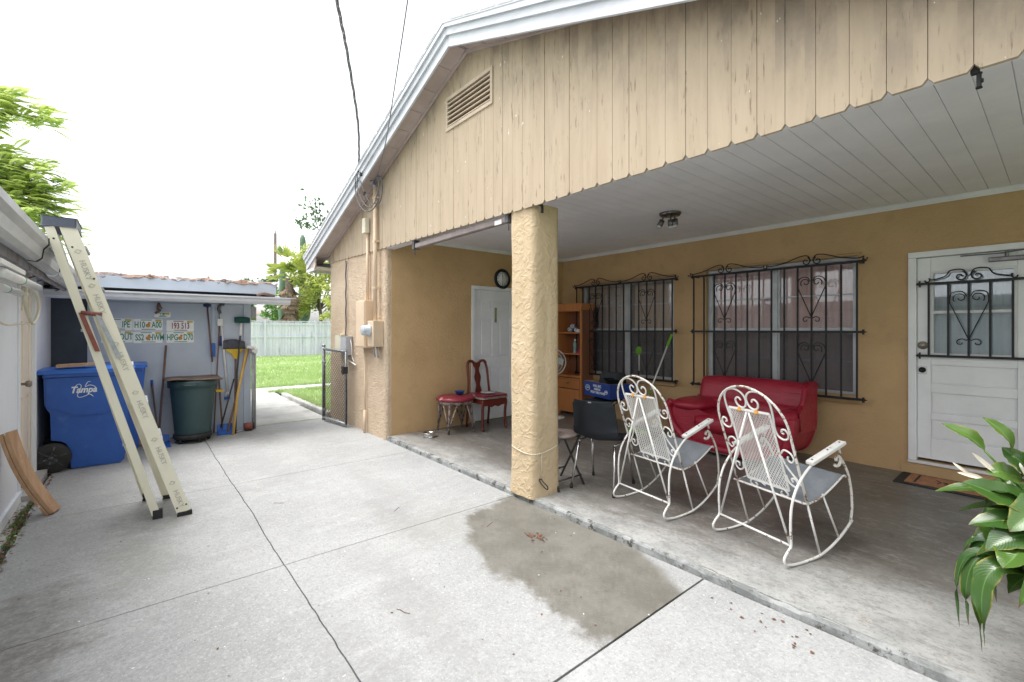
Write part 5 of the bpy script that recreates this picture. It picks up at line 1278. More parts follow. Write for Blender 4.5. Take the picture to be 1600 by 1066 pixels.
def rolls():
    g=MB()
    for x,z,rx in ((-5.22,1.445,0),(-5.10,1.435,35),(-5.16,1.50,10)):
        Mr=Matrix.Rotation(R(rx),4,'Z')@Matrix.Rotation(R(80),4,'X'); g.lathe([(.012,-.05),(.034,-.05),(.034,.05),(.012,.05)],(x,5.60,z),18,Mr,False,False)
    g.rbox(-5.09,-5.0,5.56,5.66,1.405,1.455,.02); return g
tag(rolls().build('paper_rolls',mat('crumpled_white',(.62,.64,.68),(.35,.38,.45),18,.8)),'pile of small white rolls and cloth on the upper shelf','rolls')
t=thing('bottle','pale teal bottle with white cap on the middle shelf','bottle',(-5.13,5.62,1.06))
g=MB(); g.lathe([(.024,0),(.027,.01),(.027,.16),(.018,.185),(.012,.20)],(-5.13,5.60,1.06),18); g.build('body',M['teal'],t)
g=MB(); g.lathe([(.014,.20),(.014,.225),(.010,.235)],(-5.13,5.60,1.06),14); g.build('cap',M['whiteplastic'],t)
g=MB(); g.grid(lambda u,v:(-5.08+.12*u,5.57+.10*v,1.062+.085*math.sin(math.pi*u*.8+.5)**2*math.sin(math.pi*v)**.6+.012*math.sin(u*20+v*9)),12,8)
tag(g.build('pink_cloth',M['pink'],solid=.006),'bright pink cloth on the middle shelf beside the bottle','cloth')

# pedestal fan mostly hidden by the pillar
t=thing('pedestal_fan','round pale fan showing at the edge behind the pillar','fan',(-5.30,4.95,P))
fx,fy,fz=-5.12,5.08,.94; Mf=Matrix.Rotation(R(40),4,'Z')@Matrix.Rotation(R(90),4,'X')
g=MB()
for rr,dz in ((.20,0),(.205,.03),(.16,.05),(.11,.065),(.06,.07)):
    g.tube([Mf@V((rr*math.cos(k*.1745),rr*math.sin(k*.1745),dz))+V((fx,fy,fz)) for k in range(36)],.005 if rr<.2 else .008,6,close=True)
for k in range(40):
    a_=k*.157; g.tube([Mf@V((q*math.cos(a_),q*math.sin(a_),d_))+V((fx,fy,fz)) for q,d_ in ((.05,.07),(.15,.055),(.203,.02))],.0018,4)
g.build('grille',M['fan'],t)
g=MB()
for k in range(4):
    a_=k*1.5708
    g.add([Mf@V(q)+V((fx,fy,fz)) for q in ((.03*math.cos(a_),.03*math.sin(a_),.02),(.16*math.cos(a_-.3),.16*math.sin(a_-.3),.03),(.18*math.cos(a_+.2),.18*math.sin(a_+.2),.015),(.13*math.cos(a_+.6),.13*math.sin(a_+.6),.0))],[(0,1,2,3)])
g.build('blade',M['fan'],t,solid=.003)
g=MB(); g.cyl(Mf@V((0,0,-.10))+V((fx,fy,fz)),Mf@V((0,0,.02))+V((fx,fy,fz)),.05,.05,16); g.build('motor',M['blackplastic'],t)
g=MB(); g.cyl((fx-.06,fy+.07,P),(fx-.06,fy+.07,fz),.014,.014,10); g.build('pole',M['blackplastic'],t)
g=MB(); g.lathe([(.18,0),(.18,.015),(.05,.03)],(fx-.06,fy+.07,P),28); g.build('base',M['whiteplastic'],t)

# mop and duster
t=thing('mop','thin silver pole with lime green grip leaning on the left window grille','mop',(-3.62,5.55,P))
g=MB(); g.tube([(-3.72,5.35,.20),(-3.455,5.62,1.22)],.011,8); g.build('handle',M['pole'],t)
g=MB(); g.tube([(-3.455,5.62,1.22),(-3.41,5.665,1.385)],.016,8); g.build('grip',M['lime'],t)
g=MB(); g.tube([(-3.625,5.447,.56),(-3.61,5.462,.62)],.014,8); g.build('collar',M['lime'],t)
g=MB(); g.rbox(-3.88,-3.56,5.27,5.39,P,.09,.04); g.build('mop_head',M['lime'],t)
t=thing('duster','small lime green fluffy duster hanging on the left window grille','duster',(-3.94,5.66,1.15))
g=MB(); rr_=random.Random(3)
for k in range(70):
    a_=rr_.uniform(0,6.28); el=rr_.uniform(-1.4,1.4); d_=V((math.cos(a_)*math.cos(el),math.sin(a_)*math.cos(el),math.sin(el)*1.35)); c0=V((-3.94,5.665,1.14)); g.tube([c0,c0+d_*.046],.007,5)
g.build('duster_head',M['lime'],t)
g=MB(); g.tube([(-3.94,5.67,1.08),(-3.945,5.675,.85)],.007,6); g.build('handle',M['whiteplastic'],t)

# ------------------------------------------------------------------ dining chair and stool by the side door
t=thing('dining_chair','dark red wooden dining chair with curved splat in front of the side door','chair',(-5.3,3.90,P))
cxm=3.90
for s in (-1,1):
    y=cxm+s*.19
    g=MB(); g.tube(smooth([(-5.50,y,P),(-5.47,y,.30),(-5.46,y,.47),(-5.475,cxm+s*.175,.70),(-5.50,cxm+s*.172,.86),(-5.52,cxm+s*.165,.93),(-5.525,cxm+s*.14,.975)],5),.018,8); g.build('rear_leg',M['cherry'],t)
    g=MB(); g.tube(smooth([(-5.085,cxm+s*.20,P),(-5.08,cxm+s*.205,.075),(-5.10,cxm+s*.20,.11),(-5.10,cxm+s*.198,.28),(-5.085,cxm+s*.205,.42),(-5.09,cxm+s*.20,.47)],5),.02,8,rs=None); g.build('front_leg',M['cherry'],t)
g=MB(); g.tube(smooth([(-5.52,cxm-.165,.945),(-5.525,cxm-.135,.985),(-5.528,cxm-.08,.985),(-5.53,cxm-.04,.955),(-5.53,cxm,.945),(-5.53,cxm+.04,.955),(-5.528,cxm+.08,.985),(-5.525,cxm+.135,.985),(-5.52,cxm+.165,.945)],5),.021,8); g.build('top_rail',M['cherry'],t)
g=MB(); sp=[]; n=22
for i in range(n+1):
    v=i/n; w=.035+.022*math.sin(v*math.pi*2.2+.9)**2*(1)+.01*(v>.9); sp.append((v,w))
vs=[];fs=[]
for v,w in sp:
    for yy,xx in ((-w,-.006),(w,-.006),(w,.006),(-w,.006)): vs.append((-5.465-.06*v+xx,cxm+yy,.50+.45*v))
for i in range(n):
    for k in range(4): fs.append((i*4+k,i*4+(k+1)%4,(i+1)*4+(k+1)%4,(i+1)*4+k))
g.add(vs,fs,False); g.build('splat',M['cherry'],t,bev=.003)
g=MB(); g.box(-5.48,-5.075,cxm-.21,cxm+.21,.415,.485)
g.prism([(cxm-.20,.42),(cxm-.20,.40),(cxm-.12,.395),(cxm-.06,.375),(cxm,.395),(cxm+.06,.375),(cxm+.12,.395),(cxm+.20,.40),(cxm+.20,.42)],-5.09,-5.074,'x')
g.build('seat_frame',M['cherry'],t,bev=.006)
g=MB(); g.rbox(-5.50,-5.06,cxm-.225,cxm+.225,.487,.515,.03); g.build('seat_edge',M['stooltop'],t,bev=.006)
g=MB(); g.rbox(-5.495,-5.065,cxm-.22,cxm+.22,.516,.535,.03); g.build('cushion',M['cushion'],t,bev=.008)
g=MB(); g.lathe([(.05,0),(.06,.004),(.105,.018),(.108,.022),(.06,.010),(.0,.008)],(-5.24,cxm-.0,.537),30,capt=False); tag(g.build('plate',M['whiteplate']),'white plate lying on the red seat of the dining chair','plate')
t=thing('footstool','low round stool with glossy red top and worn splayed legs against the tan wall','stool',(-5.36,3.42,P))
ox,oy=-5.36,3.43
g=MB(); g.lathe([(.235,.385),(.245,.40),(.245,.425)],(ox,oy,P),36); g.build('apron',M['ottomanleg'],t)
g=MB(); g.lathe([(.245,.426),(.262,.44),(.262,.462),(.235,.482),(.12,.490),(.0,.492)],(ox,oy,P),36); g.build('cushion',M['cushion'],t)
for k in range(4):
    a_=R(45+90*k-8); c_,s_=math.cos(a_),math.sin(a_); px_,py_=-s_,c_
    g=MB()
    g.tube([(ox+.26*c_,oy+.26*s_,P),(ox+.22*c_,oy+.22*s_,P+.40)],.016,6)
    for q in (-1,1): g.tube([(ox+.258*c_,oy+.258*s_,P+.06),(ox+.20*c_+q*.10*px_,oy+.20*s_+q*.10*py_,P+.39)],.011,6)
    g.build('leg',M['ottomanleg'],t)
g=MB(); g.lathe([(.035,0),(.05,.012),(.072,.05),(.076,.052),(.066,.046),(.04,.014),(.0,.012)],(-5.36,3.50,.543),26,capt=False); tag(g.build('bowl',M['bluebowl']),'small blue bowl on the red stool top','bowl')
g=MB(); g.lathe([(.085,0),(.08,.01),(.075,.05),(.092,.058),(.090,.062),(.068,.055),(.06,.02),(.0,.018)],(-5.27,2.97,P),30,capt=False); g.lathe([(.0,.035),(.05,.045),(.06,.052)],(-5.27,2.97,P),12,capb=False,capt=False) 
tag(g.build('pet_bowl',M['chrome']),'silver metal pet bowl on the porch floor near the corner','bowl')

# wall clock
t=thing('wall_clock','round black framed clock above the side door','clock',(XS,4.47,2.24)); RY=Matrix.Rotation(R(90),4,'Y')
g=MB(); g.lathe([(.112,.0),(.155,.0),(.158,.02),(.145,.036),(.118,.030),(.112,.02)],(XS+.001,4.475,2.245),40,RY,False,False); g.build('rim',M['blackplastic'],t)
g=MB(); g.lathe([(.114,.0),(.114,.016)],(XS+.001,4.475,2.245),36,RY); g.build('face',mat('clock_face',(.86,.86,.88),(.8,.8,.82),5,.4),t)
g=MB(); xq=XS+.0195
for k in range(12):
    a_=R(90-30*k); s_='12 1 2 3 4 5 6 7 8 9 10 11'.split()[k]; text(s_,.032,(XS+.018,4.475+.090*math.cos(a_),2.245+.090*math.sin(a_)),(0,1,0),(0,0,1),M['blackhandle'],'numeral',t)
g.tube([(xq,4.475,2.235),(xq,4.475,2.305)],.0035,5); g.tube([(xq,4.475,2.25),(xq,4.479,2.155)],.0025,5); g.build('hand',M['blackhandle'],t)

# ceiling spot light, header brackets and shade rail
t=thing('ceiling_light','three headed silver spotlight on the white porch ceiling','light',(-2.67,4.40,2.69))
g=MB(); g.lathe([(.03,-.035),(.10,-.030),(.112,-.012),(.112,0)],(-2.67,4.40,2.689),30); g.build('base',M['nickel'],t)
for dx,dy,tx,ty in ((-.10,-.05,-.35,-.3),(.03,-.03,-.1,.15),(.07,.03,.12,-.1)):
    g=MB(); a_=V((-2.67+dx*.6,4.40+dy*.6,2.65)); d_=V((tx,ty,-1)).normalized(); g.cyl(a_,a_+d_*.05,.007,.007,8); g.cyl(a_+d_*.035,a_+d_*.10,.030,.030,16); h_=g.build('lamp_head',M['nickel'],t)
    g=MB(); g.cyl(a_+d_*.1005,a_+d_*.118,.024,.024,14); g.build('bulb',M['lampglass'],h_)
t=thing('roller_shade','long brown rolled shade rail hanging under the header left of the pillar','shade',(-4.0,2.60,2.42))
g=MB(); g.rbox(-4.86,-3.17,2.55,2.61,2.405,2.462,.012,axis='x'); g.build('rail',M['shade'],t)
for x in (-4.90,-3.15):
    g=MB(); g.box(x-.02,x+.02,2.545,2.62,2.40,2.50); g.tube([(x,2.57,2.42),(x+.005,2.57,2.33)],.006,5); g.build('bracket',M['cable'],t)
g=MB(); g.box(-3.32,-3.22,2.545,2.549,2.40,2.44); g.build('label_tag',M['whiteplastic'],t)
def brkt(x,label):
    g=MB(); g.box(x-.02,x+.006,2.55,2.58,2.46,2.50); g.rbox(x-.004,x+.010,2.56,2.585,2.405,2.462,.005); g.cyl((x+.008,2.572,2.43),(x+.016,2.572,2.43),.009,.009,8)
    tag(g.build('shade_bracket',M['rubber'],bev=.003),label,'bracket',group='black brackets under the header')
brkt(-.215,'small black bracket under the board header at the far right, over the door')
brkt(-2.72,'small black bracket under the board header beside the top of the pillar')

# door mat
t=thing('door_mat','brown coir mat with dark border lying in front of the white door','mat',(-.5,5.6,P))
g=MB(); g.rbox(-1.0,-.22,5.38,5.80,P,P+.012,.01); g.build('border',M['rubber'],t)
g=MB(); g.box(-.93,-.29,5.43,5.76,P+.0122,P+.018); g.build('coir_field',M['mat_coir'],t)
g=MB(); g.box(-.87,-.855,5.45,5.74,P+.0182,P+.0195)
for k in range(9):
    g.tube(smooth([(-.72+.045*k,5.55+.02*math.sin(k*2),P+.019),(-.70+.045*k,5.60,P+.019),(-.735+.045*k,5.63+.015*math.cos(k*3),P+.019)],4),.005,4)
g.build('pattern',M['rubber'],t)

# ------------------------------------------------------------------ peace lily
class Leaves:
    def __init__(s): s.v=[];s.f=[];s.a=[]
    def leaf(s,base,ctrl,tip,w,tone=0,fold=.25,roll=0,n=14,m=6,wav=.03,shape=.8,tw=0):
        base,ctrl,tip=V(base),V(ctrl),V(tip); i0=len(s.v)
        for i in range(n+1):
            t=i/n; p=base*(1-t)**2+ctrl*2*t*(1-t)+tip*t*t; d=((ctrl-base)*(1-t)+(tip-ctrl)*t).normalized()
            side=d.cross(V((0,0,1))); side=side.normalized() if side.length>1e-4 else V((1,0,0)); up=side.cross(d)
            an=roll+tw*t; sd=side*math.cos(an)+up*math.sin(an); u2=d.cross(sd)*-1
            ww=w*(math.sin(math.pi*min(1,max(0,t))**shape)**.75 if 0<t<1 else .02)
            for j in range(m+1):
                q=2*j/m-1; lift=abs(q)*fold*ww+wav*ww*math.sin(t*23+q*3)*abs(q)
                s.v.append(p+sd*(q*ww)*(1+.07*math.sin(t*31+tone*9))+u2*lift+u2*(.10*ww*math.sin(t*9+tone*20))); s.a.append((q,t,tone))
        for i in range(n):
            for j in range(m): s.f.append((i0+i*(m+1)+j,i0+(i+1)*(m+1)+j,i0+(i+1)*(m+1)+j+1,i0+i*(m+1)+j+1))
    def build(s,name,m,parent):
        off=parent.location; me=bpy.data.meshes.new(name); me.from_pydata([p-off for p in s.v],[],s.f)
        me.polygons.foreach_set('use_smooth',[True]*len(s.f))
        at=me.attributes.new('leafuv','FLOAT_VECTOR','POINT'); at.data.foreach_set('vector',[c for a in s.a for c in a])
        me.materials.append(m); o=bpy.data.objects.new(name,me); C.objects.link(o); o.parent=parent; return o
pl=thing('peace_lily','peace lily with broad green leaves and white flowers at the right edge','plant',(.06,2.76,P))
ctr=V((.02,2.73,.54)); L=Leaves(); st=MB(); rl=random.Random(15)
def lf(bl,cl,tp,w,tone=0,**k):
    L.leaf(bl,cl,tp,w,tone,**k); st.tube(smooth([ctr+V((rl.uniform(-.05,.05),rl.uniform(-.05,.05),0)),ctr.lerp(V(bl),.5)+V((0,0,.05)),bl],5),.0042,6)
# the leaves that stand out
lf((-.20,2.62,.965),(-.235,2.60,1.02),(-.325,2.60,1.058),.033,.8,fold=.5,roll=.6)
lf((-.125,2.63,.96),(-.135,2.60,1.06),(-.205,2.60,1.10),.026,.85,fold=.5,roll=.9)
lf((-.045,2.60,.75),(-.14,2.55,.83),(-.255,2.53,.845),.060,.25,roll=.55,tw=.2)
lf((-.13,2.62,.83),(-.20,2.58,.84),(-.345,2.57,.775),.034,.35,roll=.4)
lf((-.10,2.66,.87),(-.15,2.62,.90),(-.195,2.60,.885),.042,.75,roll=.8)
lf((-.06,2.66,.86),(-.10,2.62,.95),(-.155,2.64,.985),.040,.15,roll=1.0)
lf((-.03,2.60,.70),(-.14,2.52,.76),(-.235,2.50,.69),.048,.2,roll=.5)
lf((-.02,2.58,.62),(-.12,2.48,.72),(-.215,2.50,.575),.050,.3,roll=.35)
lf((-.02,2.60,.66),(-.10,2.50,.74),(-.185,2.46,.62),.060,.2,roll=.6)
lf((.0,2.62,.78),(-.06,2.52,.83),(-.125,2.47,.71),.062,.5,roll=.7)
lf((-.02,2.60,.68),(-.06,2.50,.72),(-.13,2.46,.59),.045,.65,roll=.3)
lf((-.05,2.66,.74),(-.14,2.62,.80),(-.275,2.60,.705),.036,.3,roll=.2)
for (bl,tp,w_,tn_) in (((-.06,2.60,.63),(-.175,2.54,.52),.045,.1),((-.03,2.56,.60),(-.13,2.50,.47),.05,.3),((-.10,2.60,.66),(-.24,2.57,.575),.036,.0),((.0,2.55,.57),(-.06,2.46,.42),.055,.15),((-.08,2.62,.80),(-.21,2.58,.80),.05,.1),((.0,2.60,.88),(-.05,2.54,.97),.05,.0),((-.04,2.64,.90),(-.09,2.60,1.0),.045,.2),((.02,2.56,.70),(-.04,2.48,.60),.065,.5),((-.12,2.62,.60),(-.225,2.60,.50),.03,.8)):
    lf(bl,V(bl).lerp(V(tp),.5)+V((0,-.02,.05)),tp,w_,tn_,roll=rl.uniform(.1,.9),wav=.10)
for k in range(84):
    a_=rl.uniform(0,6.283); el=rl.uniform(.0,1.25); rad=rl.uniform(.15,.28); d_=V((math.cos(a_)*math.cos(el),math.sin(a_)*math.cos(el),math.sin(el)))
    b_=ctr+d_*rad*.75+V((0,0,.08)); tp=b_+V((d_.x,d_.y,0))*rl.uniform(.10,.20)+V((0,0,rl.uniform(-.10,.07)))
    if tp.x< -.20 and tp.y<3.0: tp.x=-.18-.05*rl.random()
    if b_.x<-.15: b_.x=-.13
    lf(b_,b_.lerp(tp,.5)+V((0,0,.05)),tp,rl.uniform(.038,.072),rl.choice((0,.1,.2,.3,.5,.9)),roll=rl.uniform(-.9,1.1),tw=rl.uniform(-.7,.7),wav=.10)
L.build('foliage',M['lily'],pl); st.build('stem',M['leaf_mid'],pl)
for (b_,t_,w_) in (((-.075,2.62,.935),(-.085,2.60,1.035),.022),((-.165,2.62,.875),(-.235,2.60,.955),.016),((-.20,2.60,.855),(-.275,2.58,.868),.015),((-.24,2.60,.86),(-.29,2.59,.905),.010),((-.085,2.60,.875),(-.105,2.59,.945),.013)):
    F=Leaves(); b_,t_=V(b_),V(t_); F.leaf(b_,b_.lerp(t_,.5)+V((-.006,-.01,.006)),t_,w_*.65,0,fold=.7,roll=1.0,n=10); F.build('flower',M['spathe'],pl)
    g=MB(); g.tube(smooth([ctr,ctr.lerp(b_,.6)+V((0,0,.03)),b_],5),.003,5); g.build('stem',M['leaf_mid'],pl)
g=MB(); g.lathe([(.10,0),(.15,.30),(.165,.31),(.165,.35),(.145,.35),(.13,.30),(.0,.30)],(.09,2.80,P),32,capt=False); g.build('pot',M['pot'],pl)
g=MB(); g.lathe([(.0,.31),(.135,.305)],(.09,2.80,P),20,capb=False,capt=False); g.build('potting_soil',M['soil'],pl)
p2=thing('strap_leaf_plant','low plant with long arching strap leaves drooping under the peace lily','plant',(.02,2.62,P)); L=Leaves()
c2=V((.0,2.60,.52))
for (cx_,tx_,w_,tn_) in (((-.12,2.48,.64),(-.235,2.50,.30),.022,.35),((-.16,2.50,.66),(-.262,2.52,.27),.013,.2),((-.10,2.46,.60),(-.195,2.46,.235),.026,.3),((-.05,2.42,.54),(-.185,2.42,.28),.030,.45),((-.03,2.40,.52),(-.055,2.36,.14),.026,.5),((-.02,2.45,.60),(-.05,2.40,.33),.030,.6),((-.18,2.56,.66),(-.25,2.58,.42),.016,.35),((.0,2.46,.66),(-.10,2.40,.47),.028,.7),((.05,2.42,.60),(.02,2.36,.2),.028,.4),((-.09,2.60,.62),(-.17,2.66,.36),.018,.2),((.12,2.44,.62),(.16,2.36,.25),.028,.4),((.14,2.56,.66),(.28,2.52,.3),.026,.3),((.1,2.7,.66),(.2,2.85,.35),.026,.2)):
    L.leaf(c2+V((rl.uniform(-.04,.04),rl.uniform(-.03,.03),-.06)),V((min(cx_[0],tx_[0])-.05 if tx_[0]<-.1 else cx_[0],cx_[1],max(cx_[2],.62)+.13)),tx_,w_*1.3,tn_*.6,fold=.35,roll=rl.uniform(.1,.7),n=20,shape=.9)
L.build('foliage',M['lily'],p2)
g=MB(); g.lathe([(.08,0),(.12,.36),(.13,.37),(.13,.40),(.115,.40),(.105,.36),(.0,.36)],(.10,2.52,P),28,capt=False); g.build('pot',M['pot'],p2)
# ------------------------------------------------------------------ beyond the yard
def crown(center,size,n,ls,m,name,parent,seed,holes=.25,droop=0,clump=26):
    r=random.Random(seed); c=V(center); sx,sy,sz=size; cl=[]
    for _ in range(clump):
        a=r.uniform(0,6.283); e=math.asin(r.uniform(-.8,1)); q=r.uniform(.45,1.0)
        cl.append((c+V((sx*q*math.cos(a)*math.cos(e),sy*q*math.sin(a)*math.cos(e),sz*q*math.sin(e))),r.uniform(.16,.36)*min(sx,sy,sz)*1.2))
    g=MB(); vs=[];fs=[]
    for i in range(n):
        p,rad=cl[i%clump]; d=V((r.gauss(0,1),r.gauss(0,1),r.gauss(0,.8))); d.normalize(); q=p+d*rad*r.uniform(.3,1.05)+V((0,0,-droop*r.random()))
        u=V((r.gauss(0,1),r.gauss(0,1),r.gauss(0,.6))).normalized(); w=u.orthogonal().normalized(); s=ls*r.uniform(.5,1.3); k=len(vs)
        vs+= [q-u*s,q+w*s*.38,q+u*s,q-w*s*.38]; fs.append((k,k+1,k+2,k+3))
    g.add(vs,fs); g.build(name,m,parent)
    return cl
def tree(name,label,cat,base,h,cen,size,n,ls,m,seed,trunk=.15,group=None,clump=26):
    t=thing(name,label,cat,base,0,group); b=V(base); c=V(cen)
    cl=crown(cen,size,n,ls,m,'crown',t,seed,clump=clump)
    g=MB(); top=V((c.x,c.y,c.z-.2*size[2])); g.tube(smooth([b,b.lerp(top,.5)+V((.1,.1,0)),top],4),trunk,8,rs=[trunk*(1-.55*i/8) for i in range(9)])
    for p,_ in cl[::2]: g.tube([b.lerp(top,.7),(b.lerp(top,.9)+p)*.5,p],trunk*.25,5,rs=[trunk*.3,trunk*.2,trunk*.07])
    g.build('trunk',M['bark'],t); return t
# neighbour's timber fence
FX=-27.2
t=thing('wooden_fence','long pale blue grey board fence beyond the lawn','fence',(FX,6,0))
g=MB(); y=-2; r=random.Random(6)
while y<16:
    g.box(FX-.02+r.uniform(-.006,.006),FX,y+.006,y+.144,-.02,1.86+r.uniform(-.03,.03)); y+=.15
g.build('board',M['fence'],t)
g=MB(); g.box(FX+.001,FX+.05,-2,16,1.70,1.78); g.box(FX+.001,FX+.05,-2,16,1.02,1.10); g.box(FX-.05,FX+.04,-2,16,1.88,1.92); g.build('rail',M['fence'],t)
for y in (.2,2.8,5.4,8.0,10.6):
    g=MB(); g.box(FX+.001,FX+.10,y-.06,y+.06,-.02,1.95); g.build('post',M['fence'],t)
# neighbour's house
t=thing('neighbour_house','low neighbouring house with pinkish hip roof behind the fence','house',(-40,5,0))
g=MB(); g.box(-46,-38,0,7.0,0,2.6); g.build('wall',M['farwall'],t)
g=MB(); g.add([(-47,-.6,2.55),(-37,-.6,2.55),(-37,7.6,2.55),(-47,7.6,2.55),(-42,2.5,3.9),(-42,4.3,3.9)],[(0,1,4),(1,2,5,4),(2,3,5),(3,0,4,5),(0,3,2,1)]); g.build('roof',M['farroof'],t)
g=MB(); g.box(-37.0,-36.92,-.6,7.6,2.42,2.6); g.build('fascia',M['white'],t)
# trees behind the fence
tree('lime_tree','large bushy yellow green tree beyond the fence beside the house corner','tree',(-31,9.4,0),6,(-31.0,9.3,4.3),(2.2,2.1,2.4),4600,.16,M['leaf_yel'],3,.16,'trees beyond the fence',30)
tree('lime_tree','smaller yellow green tree whose branches hang over the fence by the house corner','tree',(-28.4,9.9,0),4,(-27.6,9.3,2.9),(1.3,1.2,1.6),1500,.11,M['leaf_yel'],14,.10,'trees beyond the fence',18)
tree('dark_shrub','dark green shrub filling the gap between shed roof and palm','shrub',(-36,8.3,0),3,(-36,8.2,2.9),(1.6,1.5,1.3),1800,.14,M['leaf_mid'],4,.10,'trees beyond the fence')
tree('young_tree','small bluish green tree at the foot of the bare wooden pole','tree',(-44,9.3,0),5,(-44,9.2,4.9),(1.1,1.1,1.5),900,.18,M['leaf_far'],5,.10,'trees beyond the fence')
tree('distant_tree','faint round grey green tree far away above the shed roof','tree',(-104,16.2,0),9,(-104,16.0,8.2),(4,5.2,3.4),2600,.4,M['leaf_far'],6,.3,'trees beyond the fence',40)
tree('distant_tree','lower grey green tree far away just left of the rounder one','tree',(-100,10.6,0),8,(-100,11.0,7.6),(3,3.4,2.4),1200,.4,M['leaf_far'],8,.3,'trees beyond the fence')
# palm with a skirt of dead fronds
t=thing('palm_tree','shaggy palm with a skirt of dead brown fronds beyond the fence','palm tree',(-30.6,7.45,0),0,'trees beyond the fence')
g=MB(); g.tube([(-30.6,7.45,0),(-30.6,7.5,2.2),(-30.6,7.45,4.6)],.24,10); g.build('trunk',M['bark'],t)
r=random.Random(41)
def fronds(z0,n,up,ln,m,name,w=.05):
    g=MB()
    for k in range(n):
        a=r.uniform(0,6.283); e=r.uniform(*up); c0=V((-30.6,7.45,z0+r.uniform(-.5-1.3*(up[0]<-1),.4))); d=V((math.cos(a),math.sin(a),0)); tip=c0+d*ln*.75*math.cos(e)+V((0,0,ln*math.sin(e)))
        st=c0.lerp(tip,.45)
        for q in range(11):
            an=(q-5)*.17; sd=V((-d.y,d.x,0)); vv=(tip-st); L_=vv.length; dr=(vv.normalized()*math.cos(an)+sd*math.sin(an))*L_*r.uniform(.7,1.); dr.z-=.12*abs(q-5)*L_*.3
            p=st+dr; s2=V((0,0,w*.5)) if abs(dr.z)<L_*.6 else sd*w*.5
            g.add([st-s2*.4,st+dr*.5-s2,p,st+dr*.5+s2,st+s2*.4],[(0,1,2,3,4)])
        g.tube([c0,st],.012,4)
    g.build(name,m,t)
fronds(4.9,34,(-.3,1.0),2.0,M['leaf_yel'],'crown',.13); fronds(4.1,70,(-1.45,-.6),1.25,M['deadfrond'],'dead_skirt',.15)
# tall cactus
def cactus(x,y,h,rad,label,arms=()):
    t=thing('cactus',label,'cactus',(x,y,0),0,'tall cacti beyond the fence')
    def col(pts,rd):
        g=MB(); sm=smooth(pts,6); n=14; vs=[];m=len(sm)
        g.tube(sm,rd,12,rs=[rd*(1 if i<m-3 else (.9,.7,.3)[i-m+3]) for i in range(m)]); return g
    col([(x,y,0)]+[(x,y+.03*math.sin(q),h*q/9) for q in range(1,10)],rad).build('stem',M['cactus'],t)
    for (dy,z0,z1) in arms: col([(x,y,z0),(x,y+dy*.7,z0+.15),(x,y+dy,z0+.6),(x,y+dy,z1)],rad*.9).build('arm',M['cactus'],t)
cactus(-33.0,8.85,7.9,.20,'tallest column cactus standing above the palm crown',((.35,2.0,3.6),))
cactus(-33.7,7.75,5.6,.20,'shorter column cactus leaning out left of the palm')
cactus(-32.4,8.1,3.1,.24,'thick low cactus stem below the palm skirt')
g=MB(); r=random.Random(5); b=V((-31.5,8.7,3.0)); 
tt=thing('bare_twigs','thin sparse branch with few leaves rising above the roof corner','branch',(-31.5,9.3,0))
for k,(y,z) in enumerate(((9.5,9.8),(8.9,9.9),(8.3,8.4),(9.3,8.6),(9.7,8.9))):
    g.tube(smooth([(-31.5,9.6,4.5),(-31.5,9.6+.1*k,6.8),(-31.5,(y+9.7)/2,(z+7.2)/2),(-31.5,y,z)],5),.025,5)
g.build('stem',M['bark'],tt)
g=MB()
for k,(y,z) in enumerate(((9.5,9.8),(8.9,9.9),(8.3,8.4),(9.3,8.6),(9.7,8.9),(9.1,9.2),(8.8,8.3))):
    for _ in range(16):
        c=V((-31.5+r.uniform(-.2,.2),y+r.gauss(0,.28),z+r.gauss(0,.25))); u=V((r.gauss(0,1),r.gauss(0,1),r.gauss(0,1))).normalized()*.17; w=u.orthogonal()*.4; g.add([c-u,c+w,c+u,c-w],[(0,1,2,3)])
g.build('leaves',M['leaf_far'],tt)
# utility poles and lines
def pole(x,y,h,label):
    g=MB(); g.tube([(x,y,0),(x+.05,y,h)],.16,10,rs=[.17,.14]); g.tube([(x,y-.0,h-.2),(x,y+.05,h+.25)],.05,6); tag(g.build('utility_pole',M['polewood']),label,'utility pole',group='wooden utility poles')
pole(-49.5,10.75,10.9,'bare wooden utility pole rising behind the shed roof'); pole(-71.5,7.6,8.3,'short far wooden pole just showing over the shed roof')
for k,(a,b) in enumerate((((-49.5,10.75,10.0),(-52,-30,10.6)),((-71.5,7.6,8.2),(-69,-40,8.8)),((-49.5,10.75,8.6),(-51,-30,8.9)))):
    g=MB(); g.tube(catline(a,b,.8,24),.018,4); tag(g.build('power_line',M['lightcable']),('highest','lowest','middle')[k]+' of the faint power lines crossing the sky behind the shed','power line',group='distant power lines')
# the tree over the garage on the left: long drooping feathery branches
t=thing('feathery_tree','bright lime tree with feathery leaves behind the garage roof at the left edge','tree',(-18.5,-5.5,0))
g=MB(); g.tube(smooth([(-18.5,-5.5,0),(-18.3,-5.3,3),(-18,-5,5.5)],4),.2,10); r=random.Random(77)
F=MB(); vs=[];fs=[]
def frond(p0,d,ln,n=18,lw=.05):
    d=V(d).normalized(); sd=d.cross(V((0,0,1))).normalized()
    pts=[]
    for i in range(n):
        f=i/(n-1); p=p0+d*ln*f+V((0,0,-.35*ln*f*f)); pts.append(p)
        for s in (-1,1):
            ll=lw*2.6*math.sin(math.pi*(.15+.8*f)); q=p+sd*s*ll+d*ll*.5+V((0,0,-ll*.3)); w=d*lw*.32; k=len(vs)
            vs.extend([p-w*.5,(p+q)/2+w,q,(p+q)/2-w]); fs.append((k,k+1,k+2,k+3))
